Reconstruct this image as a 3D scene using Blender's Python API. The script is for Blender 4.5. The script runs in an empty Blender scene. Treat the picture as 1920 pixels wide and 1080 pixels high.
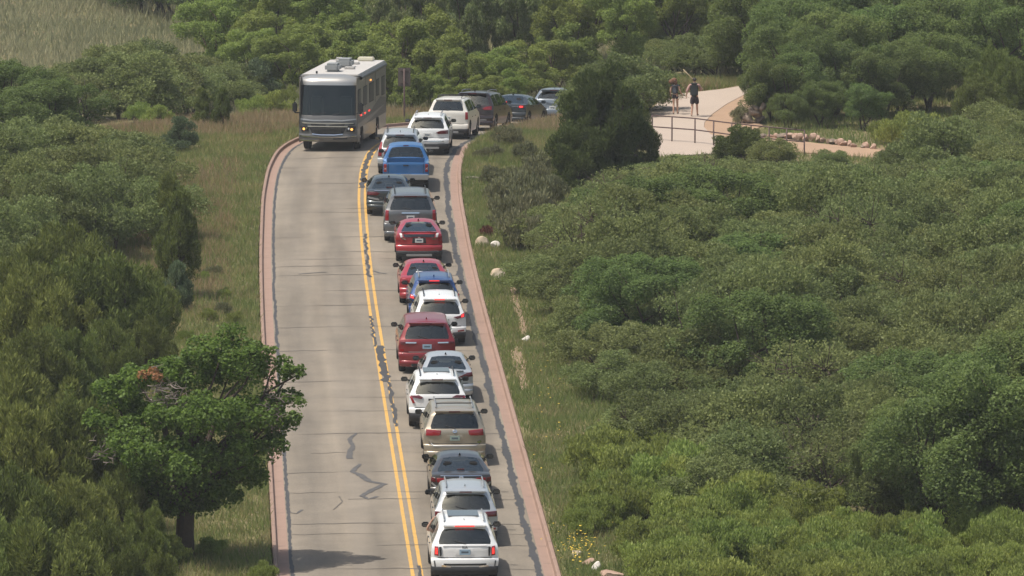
import bpy, bmesh, math, random
import numpy as np
from mathutils import Vector, Matrix, Euler

# ------------------------------------------------------------------ camera, sky, sun, exposure
SC = bpy.context.scene
COL = SC.collection
F_PX = 14300.0                      # focal length in photo pixels (1920 wide)
CAM_H = 35.4
PITCH = math.atan(1824.0 / F_PX)
SUN_EL = math.radians(67)
SUN_DIR = Vector((0.955, 0.30, 0)).normalized()     # where shadows fall (ground plane)

cd = bpy.data.cameras.new('camera')
cam = bpy.data.objects.new('camera', cd); COL.objects.link(cam)
cam.location = (0, 0, CAM_H)
cam.rotation_euler = (math.pi / 2 - PITCH, 0, 0)
cd.sensor_width = 36.0
cd.lens = F_PX / 1920.0 * 36.0
cd.clip_start = 1.0
cd.clip_end = 8000.0
SC.camera = cam
SC.render.resolution_x = 1920; SC.render.resolution_y = 1080

world = bpy.data.worlds.new('World'); SC.world = world
world.use_nodes = True
wn = world.node_tree.nodes; wl = world.node_tree.links
for n in list(wn): wn.remove(n)
sky = wn.new('ShaderNodeTexSky'); sky.sky_type = 'NISHITA'; sky.sun_disc = False
sky.sun_elevation = SUN_EL
# light travels along SUN_DIR: the sun itself stands at -SUN_DIR
sky.sun_rotation = math.atan2(-SUN_DIR.x, -SUN_DIR.y)
sky.air_density = 1.0; sky.dust_density = 3.0
bg = wn.new('ShaderNodeBackground'); bg.inputs[1].default_value = 0.125
wo = wn.new('ShaderNodeOutputWorld')
tint = wn.new('ShaderNodeMix'); tint.data_type = 'RGBA'; tint.blend_type = 'MULTIPLY'; tint.inputs[0].default_value = 1.0
tint.inputs[7].default_value = (1.0, 0.96, 0.86, 1)      # warm, hazy summer sky
wl.new(sky.outputs[0], tint.inputs[6]); wl.new(tint.outputs[2], bg.inputs[0]); wl.new(bg.outputs[0], wo.inputs[0])

sd = bpy.data.lights.new('sun', 'SUN'); sd.energy = 3.6; sd.angle = math.radians(0.6)
sd.color = (1.0, 0.955, 0.88)
so = bpy.data.objects.new('sun', sd); COL.objects.link(so)
ldir = Vector((SUN_DIR.x * math.cos(SUN_EL), SUN_DIR.y * math.cos(SUN_EL), -math.sin(SUN_EL)))
so.rotation_euler = ldir.to_track_quat('-Z', 'Y').to_euler()
so.location = (-60, 200, 120)

vs = SC.view_settings
vs.view_transform = 'Standard'; vs.look = 'None'; vs.gamma = 1.0
vs.use_curve_mapping = False
vs.exposure = 0.34

RNG = np.random.default_rng(7)
random.seed(7)

# ------------------------------------------------------------------ small helpers
def link(o, parent=None):
    COL.objects.link(o)
    if parent is not None: o.parent = parent
    return o
def tag(o, label=None, cat=None, group=None, kind=None):
    if label: o['label'] = label
    if cat: o['category'] = cat
    if group: o['group'] = group
    if kind: o['kind'] = kind
    return o
def empty(name, loc=(0, 0, 0), rot=(0, 0, 0)):
    o = bpy.data.objects.new(name, None); o.empty_display_size = 0.3
    o.location = loc; o.rotation_euler = rot
    return link(o)
def mesh_np(name, V, F, mat=None, parent=None, smooth=False):
    """V (n,3), F (m,k) numpy -> one mesh object"""
    V = np.asarray(V, dtype=np.float32); F = np.asarray(F, dtype=np.int32)
    me = bpy.data.meshes.new(name)
    k = F.shape[1]
    me.vertices.add(len(V)); me.vertices.foreach_set('co', V.ravel())
    me.loops.add(F.size); me.loops.foreach_set('vertex_index', F.ravel())
    me.polygons.add(len(F))
    me.polygons.foreach_set('loop_start', np.arange(0, F.size, k, dtype=np.int32))
    me.polygons.foreach_set('loop_total', np.full(len(F), k, dtype=np.int32))
    if smooth: me.polygons.foreach_set('use_smooth', np.ones(len(F), dtype=bool))
    me.update(); me.validate()
    if mat is not None: me.materials.append(mat)
    return link(bpy.data.objects.new(name, me), parent)
def mesh_py(name, V, F, mat=None, parent=None, smooth=False):
    me = bpy.data.meshes.new(name); me.from_pydata([tuple(v) for v in V], [], F)
    if smooth:
        for p in me.polygons: p.use_smooth = True
    me.update()
    if mat is not None: me.materials.append(mat)
    return link(bpy.data.objects.new(name, me), parent)
def bm_obj(name, bm, mat=None, parent=None, smooth=False, angle=None):
    me = bpy.data.meshes.new(name); bm.to_mesh(me); bm.free()
    if smooth:
        for p in me.polygons: p.use_smooth = True
        if angle is not None: me.set_sharp_from_angle(angle=math.radians(angle))
    if mat is not None: me.materials.append(mat)
    return link(bpy.data.objects.new(name, me), parent)
def sstep(a, b, x):
    t = np.clip((np.asarray(x, dtype=float) - a) / (b - a), 0, 1)
    return t * t * (3 - 2 * t)

# ------------------------------------------------------------------ materials
def new_mat(name):
    m = bpy.data.materials.new(name); m.use_nodes = True
    nt = m.node_tree
    b = nt.nodes['Principled BSDF']
    return m, nt, b
def simple(name, col, rough=0.6, metal=0.0, coat=0.0, emis=None, es=0.0, var=0.0, vscale=8.0, bump=0.0, spec=0.5):
    m, nt, b = new_mat(name)
    b.inputs['Base Color'].default_value = (*col, 1)
    b.inputs['Roughness'].default_value = rough
    b.inputs['Metallic'].default_value = metal
    b.inputs['Coat Weight'].default_value = coat
    b.inputs['Coat Roughness'].default_value = 0.06
    b.inputs['Specular IOR Level'].default_value = spec
    if emis:
        b.inputs['Emission Color'].default_value = (*emis, 1); b.inputs['Emission Strength'].default_value = es
    if var > 0 or bump > 0:
        tc = nt.nodes.new('ShaderNodeTexCoord'); nz = nt.nodes.new('ShaderNodeTexNoise')
        nz.inputs['Scale'].default_value = vscale; nz.inputs['Detail'].default_value = 5
        nt.links.new(tc.outputs['Object'], nz.inputs['Vector'])
        if var > 0:
            mx = nt.nodes.new('ShaderNodeMix'); mx.data_type = 'RGBA'
            mx.inputs[6].default_value = (*[c * (1 - var) for c in col], 1)
            mx.inputs[7].default_value = (*[min(1, c * (1 + var)) for c in col], 1)
            nt.links.new(nz.outputs['Fac'], mx.inputs[0]); nt.links.new(mx.outputs[2], b.inputs['Base Color'])
        if bump > 0:
            bp = nt.nodes.new('ShaderNodeBump'); bp.inputs['Strength'].default_value = bump
            nt.links.new(nz.outputs['Fac'], bp.inputs['Height']); nt.links.new(bp.outputs[0], b.inputs['Normal'])
    return m
def ramp_node(nt, stops):
    r = nt.nodes.new('ShaderNodeValToRGB')
    el = r.color_ramp.elements
    while len(el) > 1: el.remove(el[-1])
    el[0].position = stops[0][0]; el[0].color = (*stops[0][1], 1)
    for p, c in stops[1:]:
        e = el.new(p); e.color = (*c, 1)
    return r
def leaf_mat(name, stops, transl=0.35, gloss=0.06, objvar=0.25):
    """foliage: one colour per leaf (random per island), plants differ by object random"""
    m = bpy.data.materials.new(name); m.use_nodes = True
    nt = m.node_tree
    for n in list(nt.nodes): nt.nodes.remove(n)
    geo = nt.nodes.new('ShaderNodeNewGeometry')
    oi = nt.nodes.new('ShaderNodeObjectInfo')
    r = ramp_node(nt, stops); nt.links.new(geo.outputs['Random Per Island'], r.inputs[0])
    hs = nt.nodes.new('ShaderNodeHueSaturation')
    mv = nt.nodes.new('ShaderNodeMapRange'); mv.inputs[3].default_value = 1 - objvar; mv.inputs[4].default_value = 1 + objvar
    nt.links.new(oi.outputs['Random'], mv.inputs[0]); nt.links.new(mv.outputs[0], hs.inputs['Value'])
    fr = nt.nodes.new('ShaderNodeMath'); fr.operation = 'MULTIPLY'; fr.inputs[1].default_value = 7.31
    fm = nt.nodes.new('ShaderNodeMath'); fm.operation = 'FRACT'
    mh = nt.nodes.new('ShaderNodeMapRange'); mh.inputs[3].default_value = 0.480; mh.inputs[4].default_value = 0.508
    nt.links.new(oi.outputs['Random'], fr.inputs[0]); nt.links.new(fr.outputs[0], fm.inputs[0])
    nt.links.new(fm.outputs[0], mh.inputs[0]); nt.links.new(mh.outputs[0], hs.inputs['Hue'])
    nt.links.new(r.outputs[0], hs.inputs['Color'])
    d = nt.nodes.new('ShaderNodeBsdfDiffuse'); t = nt.nodes.new('ShaderNodeBsdfTranslucent')
    g = nt.nodes.new('ShaderNodeBsdfGlossy'); g.inputs['Roughness'].default_value = 0.55
    g.inputs['Color'].default_value = (0.8, 0.85, 0.8, 1)
    mx = nt.nodes.new('ShaderNodeMixShader'); mx.inputs[0].default_value = transl
    m2 = nt.nodes.new('ShaderNodeMixShader'); m2.inputs[0].default_value = gloss
    out = nt.nodes.new('ShaderNodeOutputMaterial')
    nt.links.new(hs.outputs[0], d.inputs[0]); nt.links.new(hs.outputs[0], t.inputs[0])
    nt.links.new(d.outputs[0], mx.inputs[1]); nt.links.new(t.outputs[0], mx.inputs[2])
    nt.links.new(mx.outputs[0], m2.inputs[1]); nt.links.new(g.outputs[0], m2.inputs[2])
    nt.links.new(m2.outputs[0], out.inputs[0])
    return m
def grass_mat(name, a, b, c, scale=0.35):
    """blades: patchy drift between three colours over the ground plus a shade per blade"""
    m, nt, bs = new_mat(name)
    geo = nt.nodes.new('ShaderNodeNewGeometry')
    nz = nt.nodes.new('ShaderNodeTexNoise'); nz.inputs['Scale'].default_value = scale; nz.inputs['Detail'].default_value = 4
    nt.links.new(geo.outputs['Position'], nz.inputs['Vector'])
    add = nt.nodes.new('ShaderNodeMath'); add.operation = 'ADD'
    ml = nt.nodes.new('ShaderNodeMath'); ml.operation = 'MULTIPLY_ADD'; ml.inputs[1].default_value = 0.5; ml.inputs[2].default_value = -0.25
    nt.links.new(geo.outputs['Random Per Island'], ml.inputs[0])
    nt.links.new(nz.outputs['Fac'], add.inputs[0]); nt.links.new(ml.outputs[0], add.inputs[1])
    r = ramp_node(nt, [(0.30, a), (0.56, b), (0.80, c)])
    nt.links.new(add.outputs[0], r.inputs[0])
    nt.nodes.remove(bs)
    d = nt.nodes.new('ShaderNodeBsdfDiffuse'); t = nt.nodes.new('ShaderNodeBsdfTranslucent'); mx = nt.nodes.new('ShaderNodeMixShader'); mx.inputs[0].default_value = .45
    nt.links.new(r.outputs[0], d.inputs[0]); nt.links.new(r.outputs[0], t.inputs[0]); nt.links.new(d.outputs[0], mx.inputs[1]); nt.links.new(t.outputs[0], mx.inputs[2])
    nt.links.new(mx.outputs[0], nt.nodes['Material Output'].inputs[0])
    return m

# ------------------------------------------------------------------ the lie of the land
def spline(xs, ys):
    xs = np.asarray(xs, float); ys = np.asarray(ys, float)
    d = np.diff(ys) / np.diff(xs)
    t = np.empty_like(ys); t[0] = d[0]; t[-1] = d[-1]
    t[1:-1] = (d[:-1] * np.diff(xs)[1:] + d[1:] * np.diff(xs)[:-1]) / (xs[2:] - xs[:-2])
    def f(x):
        x = np.asarray(x, float)
        i = np.clip(np.searchsorted(xs, x) - 1, 0, len(xs) - 2)
        h = xs[i + 1] - xs[i]; u = (x - xs[i]) / h
        u = np.clip(u, -50, 50)
        out = ((2*u**3 - 3*u**2 + 1) * ys[i] + (u**3 - 2*u**2 + u) * h * t[i] +
               (-2*u**3 + 3*u**2) * ys[i + 1] + (u**3 - u**2) * h * t[i + 1])
        lo = ys[0] + (x - xs[0]) * t[0]; hi = ys[-1] + (x - xs[-1]) * t[-1]
        return np.where(x < xs[0], lo, np.where(x > xs[-1], hi, out))
    return f
def ray(px, py):
    d = Vector(((px - 960) / F_PX, 1.0, -(py - 540) / F_PX))
    c, s = math.cos(-PITCH), math.sin(-PITCH)
    return Vector((d.x, d.y * c - d.z * s, d.y * s + d.z * c))
def at_plane(px, py, z=0.0):
    r = ray(px, py); k = (z - CAM_H) / r.z
    return Vector((r.x * k, r.y * k, z))
def at_depth(px, py, Y):
    r = ray(px, py); k = Y / r.y
    return Vector((r.x * k, Y, CAM_H + r.z * k))
_zr = spline([0, 300, 318, 326, 332, 340, 348, 360, 375, 392, 450, 900], [0, 0, 0, -.07, -.29, -.85, -1.5, -2.45, -3.3, -3.9, -4.2, 0])
def zr(y): return _zr(y)
_pts = [(1041, 775.5), (849, 743.5), (656, 711.5), (590, 701), (434, 682.5), (353, 679.5), (310, 686)]
_c = [at_plane(x, y) for y, x in _pts]
_xc = spline([120] + [p.y for p in _c] + [323.6, 330, 340, 348, 360, 380, 400],
             [_c[0].x + 0.040 * (_c[0].y - 120)] + [p.x for p in _c] + [-5.95, -5.25, -3.3, -1.2, 2.3, 9.0, 16.5])
def xc(y): return _xc(y)
def head(y): return float((_xc(y + .5) - _xc(y - .5)))
def hs_noise(x, y):
    return (0.06 * np.sin(x * .9 + y * .37) + 0.05 * np.sin(x * -.5 + y * .71 + 1.3) + 0.04 * np.sin(x * 1.7 - y * 1.1))
def ground_z(x, y):
    x = np.asarray(x, float); y = np.asarray(y, float)
    b = zr(y)
    o = x - xc(np.clip(y, 120, 400))
    w = sstep(3, 7, x) * sstep(302, 322, y)
    z = b * (1 - w) + w * (-0.7 - 3.2 * sstep(360, 402, y))
    z = z + 0.16 * np.exp(-((y - 337) / 11.0) ** 2) * sstep(4.2, 5.6, o) * (1 - sstep(7.5, 10.5, o)) * (1 - sstep(3.0, 5.0, x))
    z = z + 0.12 + hs_noise(x, y) * sstep(4.3, 6, np.abs(o)) * (1 - w)
    z = z + 32 * sstep(130, 5, y) + 0 * x
    return z
def gz(x, y): return float(ground_z(x, y))
def at_ground(px, py):
    z = 0.0
    for _ in range(14):
        p = at_plane(px, py, z); z = 0.5 * z + 0.5 * gz(p.x, p.y)
    p = at_plane(px, py, z); p.z = gz(p.x, p.y)
    return p

# ------------------------------------------------------------------ ground sheet
def ground_material():
    m, nt, b = new_mat('ground_soil_and_grass')
    geo = nt.nodes.new('ShaderNodeNewGeometry')
    n1 = nt.nodes.new('ShaderNodeTexNoise'); n1.inputs['Scale'].default_value = 0.22; n1.inputs['Detail'].default_value = 6
    n2 = nt.nodes.new('ShaderNodeTexNoise'); n2.inputs['Scale'].default_value = 5.0; n2.inputs['Detail'].default_value = 6
    for n in (n1, n2): nt.links.new(geo.outputs['Position'], n.inputs['Vector'])
    r1 = ramp_node(nt, [(0.35, (0.105, 0.115, 0.048)), (0.52, (0.165, 0.150, 0.072)), (0.68, (0.25, 0.195, 0.12))])
    nt.links.new(n1.outputs['Fac'], r1.inputs[0])
    mx = nt.nodes.new('ShaderNodeMix'); mx.data_type = 'RGBA'; mx.blend_type = 'MULTIPLY'; mx.inputs[0].default_value = 0.6
    r2 = ramp_node(nt, [(0.3, (0.45, 0.45, 0.45)), (0.7, (1.25, 1.2, 1.15))])
    nt.links.new(n2.outputs['Fac'], r2.inputs[0])
    nt.links.new(r1.outputs[0], mx.inputs[6]); nt.links.new(r2.outputs[0], mx.inputs[7])
    nt.links.new(mx.outputs[2], b.inputs['Base Color'])
    b.inputs['Roughness'].default_value = 0.95; b.inputs['Specular IOR Level'].default_value = 0.1
    bp = nt.nodes.new('ShaderNodeBump'); bp.inputs['Strength'].default_value = 0.5; bp.inputs['Distance'].default_value = 0.1
    nt.links.new(n2.outputs['Fac'], bp.inputs['Height']); nt.links.new(bp.outputs[0], b.inputs['Normal'])
    return m
M_GROUND = ground_material()
HALF = 3.60; GUT = 3.90; KERB = 4.05
def build_ground():
    ys = np.concatenate([[-900, -300, -80], np.arange(-20, 140, 8.0), np.arange(140, 205, 4.0), np.arange(205, 460, 0.8),
                         np.arange(460, 700, 15.0), [760, 900, 1200, 1800, 2600, 4000, 6000]])
    pos = np.concatenate([[KERB - .02, KERB + 0.06, 4.5, 5.0], np.arange(5.6, 30, 0.7), np.arange(30, 70, 3.0), [80, 110, 200, 400, 900, 2500]])
    os_ = np.concatenate([-pos[::-1], [-2.0, 2.0], pos])
    O, Y = np.meshgrid(os_, ys)
    yc = np.clip(Y, 120, 400)
    X = xc(yc) + O
    Z = ground_z(X, Y)
    under = np.abs(O) < KERB
    Z = np.where(under, Z - 0.45, Z)
    V = np.stack([X, Y, Z], -1).reshape(-1, 3)
    nx = len(os_); ny = len(ys)
    i, j = np.meshgrid(np.arange(nx - 1), np.arange(ny - 1))
    a = (j * nx + i).ravel()
    F = np.stack([a, a + 1, a + nx + 1, a + nx], -1)
    o = mesh_np('ground', V, F, M_GROUND, smooth=True)
    tag(o, kind='structure')
build_ground()

# ------------------------------------------------------------------ road, gutters, kerbs, markings
def road_material():
    m, nt, b = new_mat('worn_grey_asphalt')
    geo = nt.nodes.new('ShaderNodeNewGeometry')
    uv = nt.nodes.new('ShaderNodeUVMap')
    mp = nt.nodes.new('ShaderNodeMapping'); mp.inputs['Scale'].default_value = (1.0, 0.06, 1.0)
    nt.links.new(uv.outputs[0], mp.inputs[0])
    band = nt.nodes.new('ShaderNodeTexNoise'); band.inputs['Scale'].default_value = 0.9; band.inputs['Detail'].default_value = 3
    nt.links.new(mp.outputs[0], band.inputs['Vector'])
    r = ramp_node(nt, [(0.33, (0.190, 0.163, 0.130)), (0.66, (0.262, 0.225, 0.180))])
    nt.links.new(band.outputs['Fac'], r.inputs[0])
    blot = nt.nodes.new('ShaderNodeTexNoise'); blot.inputs['Scale'].default_value = 0.5; blot.inputs['Detail'].default_value = 8; blot.inputs['Roughness'].default_value = 0.65
    nt.links.new(geo.outputs['Position'], blot.inputs['Vector'])
    r2 = ramp_node(nt, [(0.3, (0.82, 0.82, 0.82)), (0.7, (1.08, 1.07, 1.05))]); nt.links.new(blot.outputs['Fac'], r2.inputs[0])
    fine = nt.nodes.new('ShaderNodeTexNoise'); fine.inputs['Scale'].default_value = 24; fine.inputs['Detail'].default_value = 4
    nt.links.new(geo.outputs['Position'], fine.inputs['Vector'])
    r3 = ramp_node(nt, [(0.3, (0.84, 0.84, 0.84)), (0.7, (1.1, 1.1, 1.1))]); nt.links.new(fine.outputs['Fac'], r3.inputs[0])
    a = nt.nodes.new('ShaderNodeMix'); a.data_type = 'RGBA'; a.blend_type = 'MULTIPLY'; a.inputs[0].default_value = 1
    c = nt.nodes.new('ShaderNodeMix'); c.data_type = 'RGBA'; c.blend_type = 'MULTIPLY'; c.inputs[0].default_value = 1
    sx = nt.nodes.new('ShaderNodeSeparateXYZ'); nt.links.new(uv.outputs[0], sx.inputs[0])
    mr = nt.nodes.new('ShaderNodeMapRange'); mr.inputs[1].default_value = -3.6; mr.inputs[2].default_value = 3.6; nt.links.new(sx.outputs[0], mr.inputs[0])
    g1, g2 = (1.06, 1.05, 1.03), (0.90, 0.905, 0.91)
    wp = ramp_node(nt, [(0, g1), (.12, g2), (.24, g1), (.27, (.97, .97, .97)), (.36, g2), (.48, g1), (.62, g2), (.70, (.95, .95, .95)), (.76, g1), (.87, g2), (1, g1)]); nt.links.new(mr.outputs[0], wp.inputs[0])
    e = nt.nodes.new('ShaderNodeMix'); e.data_type = 'RGBA'; e.blend_type = 'MULTIPLY'; e.inputs[0].default_value = 1
    nt.links.new(r.outputs[0], a.inputs[6]); nt.links.new(r2.outputs[0], a.inputs[7])
    nt.links.new(a.outputs[2], c.inputs[6]); nt.links.new(r3.outputs[0], c.inputs[7])
    nt.links.new(c.outputs[2], e.inputs[6]); nt.links.new(wp.outputs[0], e.inputs[7]); nt.links.new(e.outputs[2], b.inputs['Base Color'])
    b.inputs['Roughness'].default_value = 0.85; b.inputs['Specular IOR Level'].default_value = 0.25
    bp = nt.nodes.new('ShaderNodeBump'); bp.inputs['Strength'].default_value = 0.25; bp.inputs['Distance'].default_value = 0.01
    nt.links.new(fine.outputs['Fac'], bp.inputs['Height']); nt.links.new(bp.outputs[0], b.inputs['Normal'])
    return m
M_ROAD = road_material()
M_CONC = simple('red_tinted_concrete', (0.285, 0.192, 0.150), 0.85, var=0.14, vscale=2.2, bump=0.15, spec=0.25)
M_SEAL = simple('crack_sealant', (0.058, 0.057, 0.058), 0.7, var=0.2, vscale=3.0, spec=0.3)
M_CRACK = simple('old_crack_filler', (0.128, 0.112, 0.094), 0.8, var=0.25, vscale=3.0, spec=0.2)
M_YEL = simple('yellow_road_paint', (0.53, 0.315, 0.085), 0.7, var=0.16, vscale=4.0, spec=0.3)
def crown(o): return 0.05 * (1 - (np.asarray(o) / HALF) ** 2)
def roadpt(o, y, dz=0.0):
    s = math.sqrt(1 + head(y) ** 2)
    return Vector((float(xc(y)) + o * s, y, float(zr(y)) + float(crown(min(abs(o), HALF))) + dz))
Y0, Y1 = 135.0, 396.0
def sweep(name, offs, mat, ys, kind='structure', parent=None, uv=False):
    """offs: list of (offset, height over road datum)"""
    V = []; F = []; n = len(offs)
    for y in ys:
        s = math.sqrt(1 + head(y) ** 2)
        for o, h in offs: V.append((float(xc(y)) + o * s, y, float(zr(y)) + h))
    for j in range(len(ys) - 1):
        for i in range(n - 1):
            a = j * n + i; F.append((a, a + 1, a + n + 1, a + n))
    o = mesh_py(name, V, F, mat, parent)
    if uv:
        u = o.data.uv_layers.new(name='UVMap')
        for l in o.data.loops:
            j, i = divmod(l.vertex_index, n)
            u.data[l.index].uv = (offs[i][0], ys[j])
    if parent is None: tag(o, kind=kind)
    return o
YS = list(np.arange(Y0, Y1, 1.0))
road = sweep('road', [(o, float(crown(o))) for o in np.linspace(-HALF, HALF, 15)], M_ROAD, YS, uv=True)
for sgn in (-1, 1):
    prof = [(HALF, 0.003), (GUT - .03, -0.012), (GUT, 0.0), (GUT + .035, 0.115), (GUT + .06, 0.128), (KERB - .02, 0.130), (KERB, 0.115), (KERB + .01, -0.35)]
    prof = [(sgn * o, h) for o, h in prof]
    if sgn < 0: prof = prof[::-1]
    k = sweep('kerb_and_gutter', prof, M_CONC, YS)
    for yj in np.arange(206, 350, 3.1):                     # joints between the poured lengths
        V = []
        for o, h in ((HALF + .015, .0), (GUT - .03, -.0085), (GUT - .003, .004), (GUT + .032, .118), (GUT + .06, .1315), (KERB - .02, .1335)):
            for d in (-.011, .011):
                p = roadpt(sgn * o, yj + d); V.append((p.x, p.y, float(zr(yj + d)) + h + .0015))
        mesh_py('joint', V, [(2*i, 2*i+1, 2*i+3, 2*i+2) for i in range(5)], M_CRACK, k)
def ribbon_flat(name, pts, width, mat, parent, dz=0.004, jit=0.0, rng=random):
    """pts = list of (offset, y) on the road; flat strip of given (per point or constant) width"""
    P = []
    for a, b in zip(pts[:-1], pts[1:]):
        d = math.hypot(b[0] - a[0], b[1] - a[1]); n = max(1, int(d / 0.25))
        for k in range(n):
            t = k / n
            P.append((a[0] + (b[0] - a[0]) * t, a[1] + (b[1] - a[1]) * t))
    P.append(pts[-1])
    V = []; F = []
    for i, (o, y) in enumerate(P):
        q = P[min(i + 1, len(P) - 1)]; p = P[max(i - 1, 0)]
        dx, dy = q[0] - p[0], q[1] - p[1]; L = math.hypot(dx, dy) or 1
        nx, ny = -dy / L, dx / L
        w = width(i / (len(P) - 1)) if callable(width) else width
        w1 = w * .5 * (1 + jit * (rng.random() * 2 - 1)); w2 = w * .5 * (1 + jit * (rng.random() * 2 - 1))
        for sg, ww in ((1, w1), (-1, w2)):
            oo = max(-HALF + .01, min(HALF - .01, o + sg * nx * ww)) if parent is road else o + sg * nx * ww
            V.append(roadpt(oo, y + sg * ny * ww, dz))
    for i in range(len(P) - 1):
        a = 2 * i; F.append((a, a + 1, a + 3, a + 2))
    return mesh_py(name, V, F, mat, parent)
# double yellow centre line, worn through where the sealant crosses it
def on_road(px, py):
    p = at_plane(px, py, 0.05); return ((p.x - float(xc(p.y))) / math.sqrt(1 + head(p.y) ** 2), p.y)
for off in (-0.125, 0.125):
    ribbon_flat('yellow_line', [(off, y) for y in np.arange(Y0 + 1, 352, 1.0)], 0.105, M_YEL, road, 0.004, 0.10)
# sealant on the asphalt edges (wavy) and between the yellow lines
def wavy(o0, y0, y1, amp, step=0.55):
    out = []; y = y0; v = 0
    while y < y1:
        v = 0.75 * v + random.uniform(-amp, amp) * .6
        out.append((o0 + v, y)); y += step
    return out
ribbon_flat('edge_sealant', wavy(3.44, 150, 350, 0.05), lambda t: 0.20 + .04 * math.sin(t * 250), M_SEAL, road, 0.006, 0.35)
ribbon_flat('edge_sealant', wavy(-3.52, 150, 345, 0.025), 0.10, M_SEAL, road, 0.006, 0.5)
for (ya, yb, wv, ex) in ((279, 353, .20, .0), (438, 520, .10, .02), (648, 716, .24, .05), (716, 800, .11, .14), (1056, 1095, .1, .1), (590, 650, .09, -.13)):
    a = on_road(700, yb)[1]; b = on_road(700, ya)[1]
    ribbon_flat('centre_sealant', [(ex + random.uniform(-.05, .05), y) for y in np.arange(a, b, 0.45)], wv, M_SEAL, road, 0.009, 0.5)
# transverse cracks, filled long ago: px rows read from the photo
rows = [(313, 1), (344, .8), (391, 1), (398, .6), (420, .5), (444, .9), (472, .8), (485, .7), (498, 1.1), (515, 1.3), (545, .7), (572, 1), (612, 1.2), (656, 1.2), (714, 1.2),
        (745, .6), (770, .5), (812, 1.3), (848, .6), (884, 1.1), (922, .6), (935, .9), (981, 1.1), (1000, .6), (1022, .6), (1066, 1.2), (1110, 1), (295, .8), (272, .7)]
for (ry, wt) in rows:
    y = on_road(740, ry)[1]
    tilt = random.uniform(0.00, 0.035)
    o0 = -3.5 if random.random() < .75 else random.uniform(-3.4, -1); o1 = 3.38 if random.random() < .75 else random.uniform(1, 3.3)
    n = 16
    pts = [(o0 + (o1 - o0) * k / n, y + tilt * (o0 + (o1 - o0) * k / n) + random.uniform(-.09, .09)) for k in range(n + 1)]
    ph = random.random() * 6
    ribbon_flat('transverse_crack', pts, lambda t: (0.060 + .05 * math.sin(t * 9 + ph)) * wt, M_CRACK, road, 0.0075, 0.4)
# wandering cracks in the left lane
M_WANDER = simple('thin_crack_filler', (0.095, 0.09, 0.086), 0.75, var=0.3, vscale=3.0, spec=0.25)
def px_crack(pl, w, mat=M_WANDER):
    ribbon_flat('wandering_crack', [on_road(x, y) for x, y in pl], w, mat, road, 0.0105, 0.35)
px_crack([(668, 812), (655, 824), (662, 836), (657, 846), (655, 860)], lambda t: .10 + .10 * t)
px_crack([(676, 870), (660, 884), (680, 893), (690, 902), (720, 908), (700, 918), (678, 930), (690, 936), (708, 931)], lambda t: .10 + .13 * math.sin(3.1 * t))
px_crack([(541, 958), (556, 961), (567, 954)], .09)
px_crack([(625, 955), (642, 940), (636, 930)], .05, M_CRACK)
px_crack([(700, 508), (712, 512), (724, 513)], .14)
px_crack([(560, 513), (590, 511), (612, 510)], .12)
# ------------------------------------------------------------------ plants: prototypes
M_BARK = simple('grey_brown_bark', (0.085, 0.065, 0.05), 0.95, var=0.35, vscale=9, bump=0.4, spec=0.1)
M_DEAD = simple('dead_grey_wood', (0.23, 0.195, 0.165), 0.95, var=0.25, vscale=7, spec=0.1)
LM = {
 'oak':     leaf_mat('oak_leaf',     [(0, (0.127, 0.160, 0.053)), (.5, (0.182, 0.221, 0.074)), (1, (0.248, 0.288, 0.107))], .48, .012, .20),
 'oakdark': leaf_mat('dark_oak_leaf',[(0, (0.090, 0.134, 0.039)), (.5, (0.130, 0.188, 0.053)), (1, (0.186, 0.249, 0.073))], .48, .012, .18),
 'juniper': leaf_mat('juniper_spray',[(0, (0.111, 0.142, 0.035)), (.5, (0.157, 0.195, 0.050)), (1, (0.223, 0.263, 0.074))], .30, .01, .2),
 'jundark': leaf_mat('dark_juniper_spray',[(0, (0.064, 0.089, 0.025)), (.5, (0.092, 0.123, 0.035)), (1, (0.135, 0.168, 0.050))], .25, .01, .10),
 'junblue': leaf_mat('blue_juniper_spray',[(0, (0.093, 0.132, 0.064)), (.5, (0.136, 0.179, 0.090)), (1, (0.184, 0.231, 0.124))], .22, .01, .10),
 'cotton':  leaf_mat('cottonwood_leaf',[(0, (0.138, 0.188, 0.040)), (.5, (0.202, 0.265, 0.060)), (1, (0.277, 0.344, 0.094))], .5, .012, .16),
 'willow':  leaf_mat('willow_leaf',  [(0, (0.121, 0.159, 0.048)), (.5, (0.177, 0.220, 0.076)), (.9, (0.249, 0.291, 0.114)), (1, (0.426, 0.422, 0.228))], .5, .012, .14),
 'light':   leaf_mat('light_shrub_leaf',[(0, (0.181, 0.237, 0.051)), (.5, (0.260, 0.323, 0.076)), (1, (0.351, 0.419, 0.127))], .45, .012, .16),
 'fresh':   leaf_mat('fresh_green_leaf',[(0, (0.062, 0.123, 0.020)), (.5, (0.103, 0.189, 0.031)), (1, (0.164, 0.274, 0.051))], .5, .015, .05),
 'sage':    leaf_mat('grey_sage_leaf',[(0, (0.132, 0.137, 0.063)), (.5, (0.190, 0.197, 0.098)), (1, (0.264, 0.265, 0.146))], .25, .01, .15),
 'russet':  leaf_mat('russet_leaf',  [(0, (0.102, 0.042, 0.026)), (.5, (0.168, 0.072, 0.046)), (1, (0.252, 0.120, 0.072))], .2, .01, .05),
 'rust':    leaf_mat('rust_dead_leaf',[(0, (0.240, 0.102, 0.048)), (1, (0.384, 0.180, 0.090))], .3, .01, .05),
}
def rand_dirs(rng, n):
    v = rng.normal(size=(n, 3)); return v / np.linalg.norm(v, axis=1, keepdims=True)
def unit(v): return v / np.maximum(np.linalg.norm(v, axis=1, keepdims=True), 1e-6)
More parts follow.
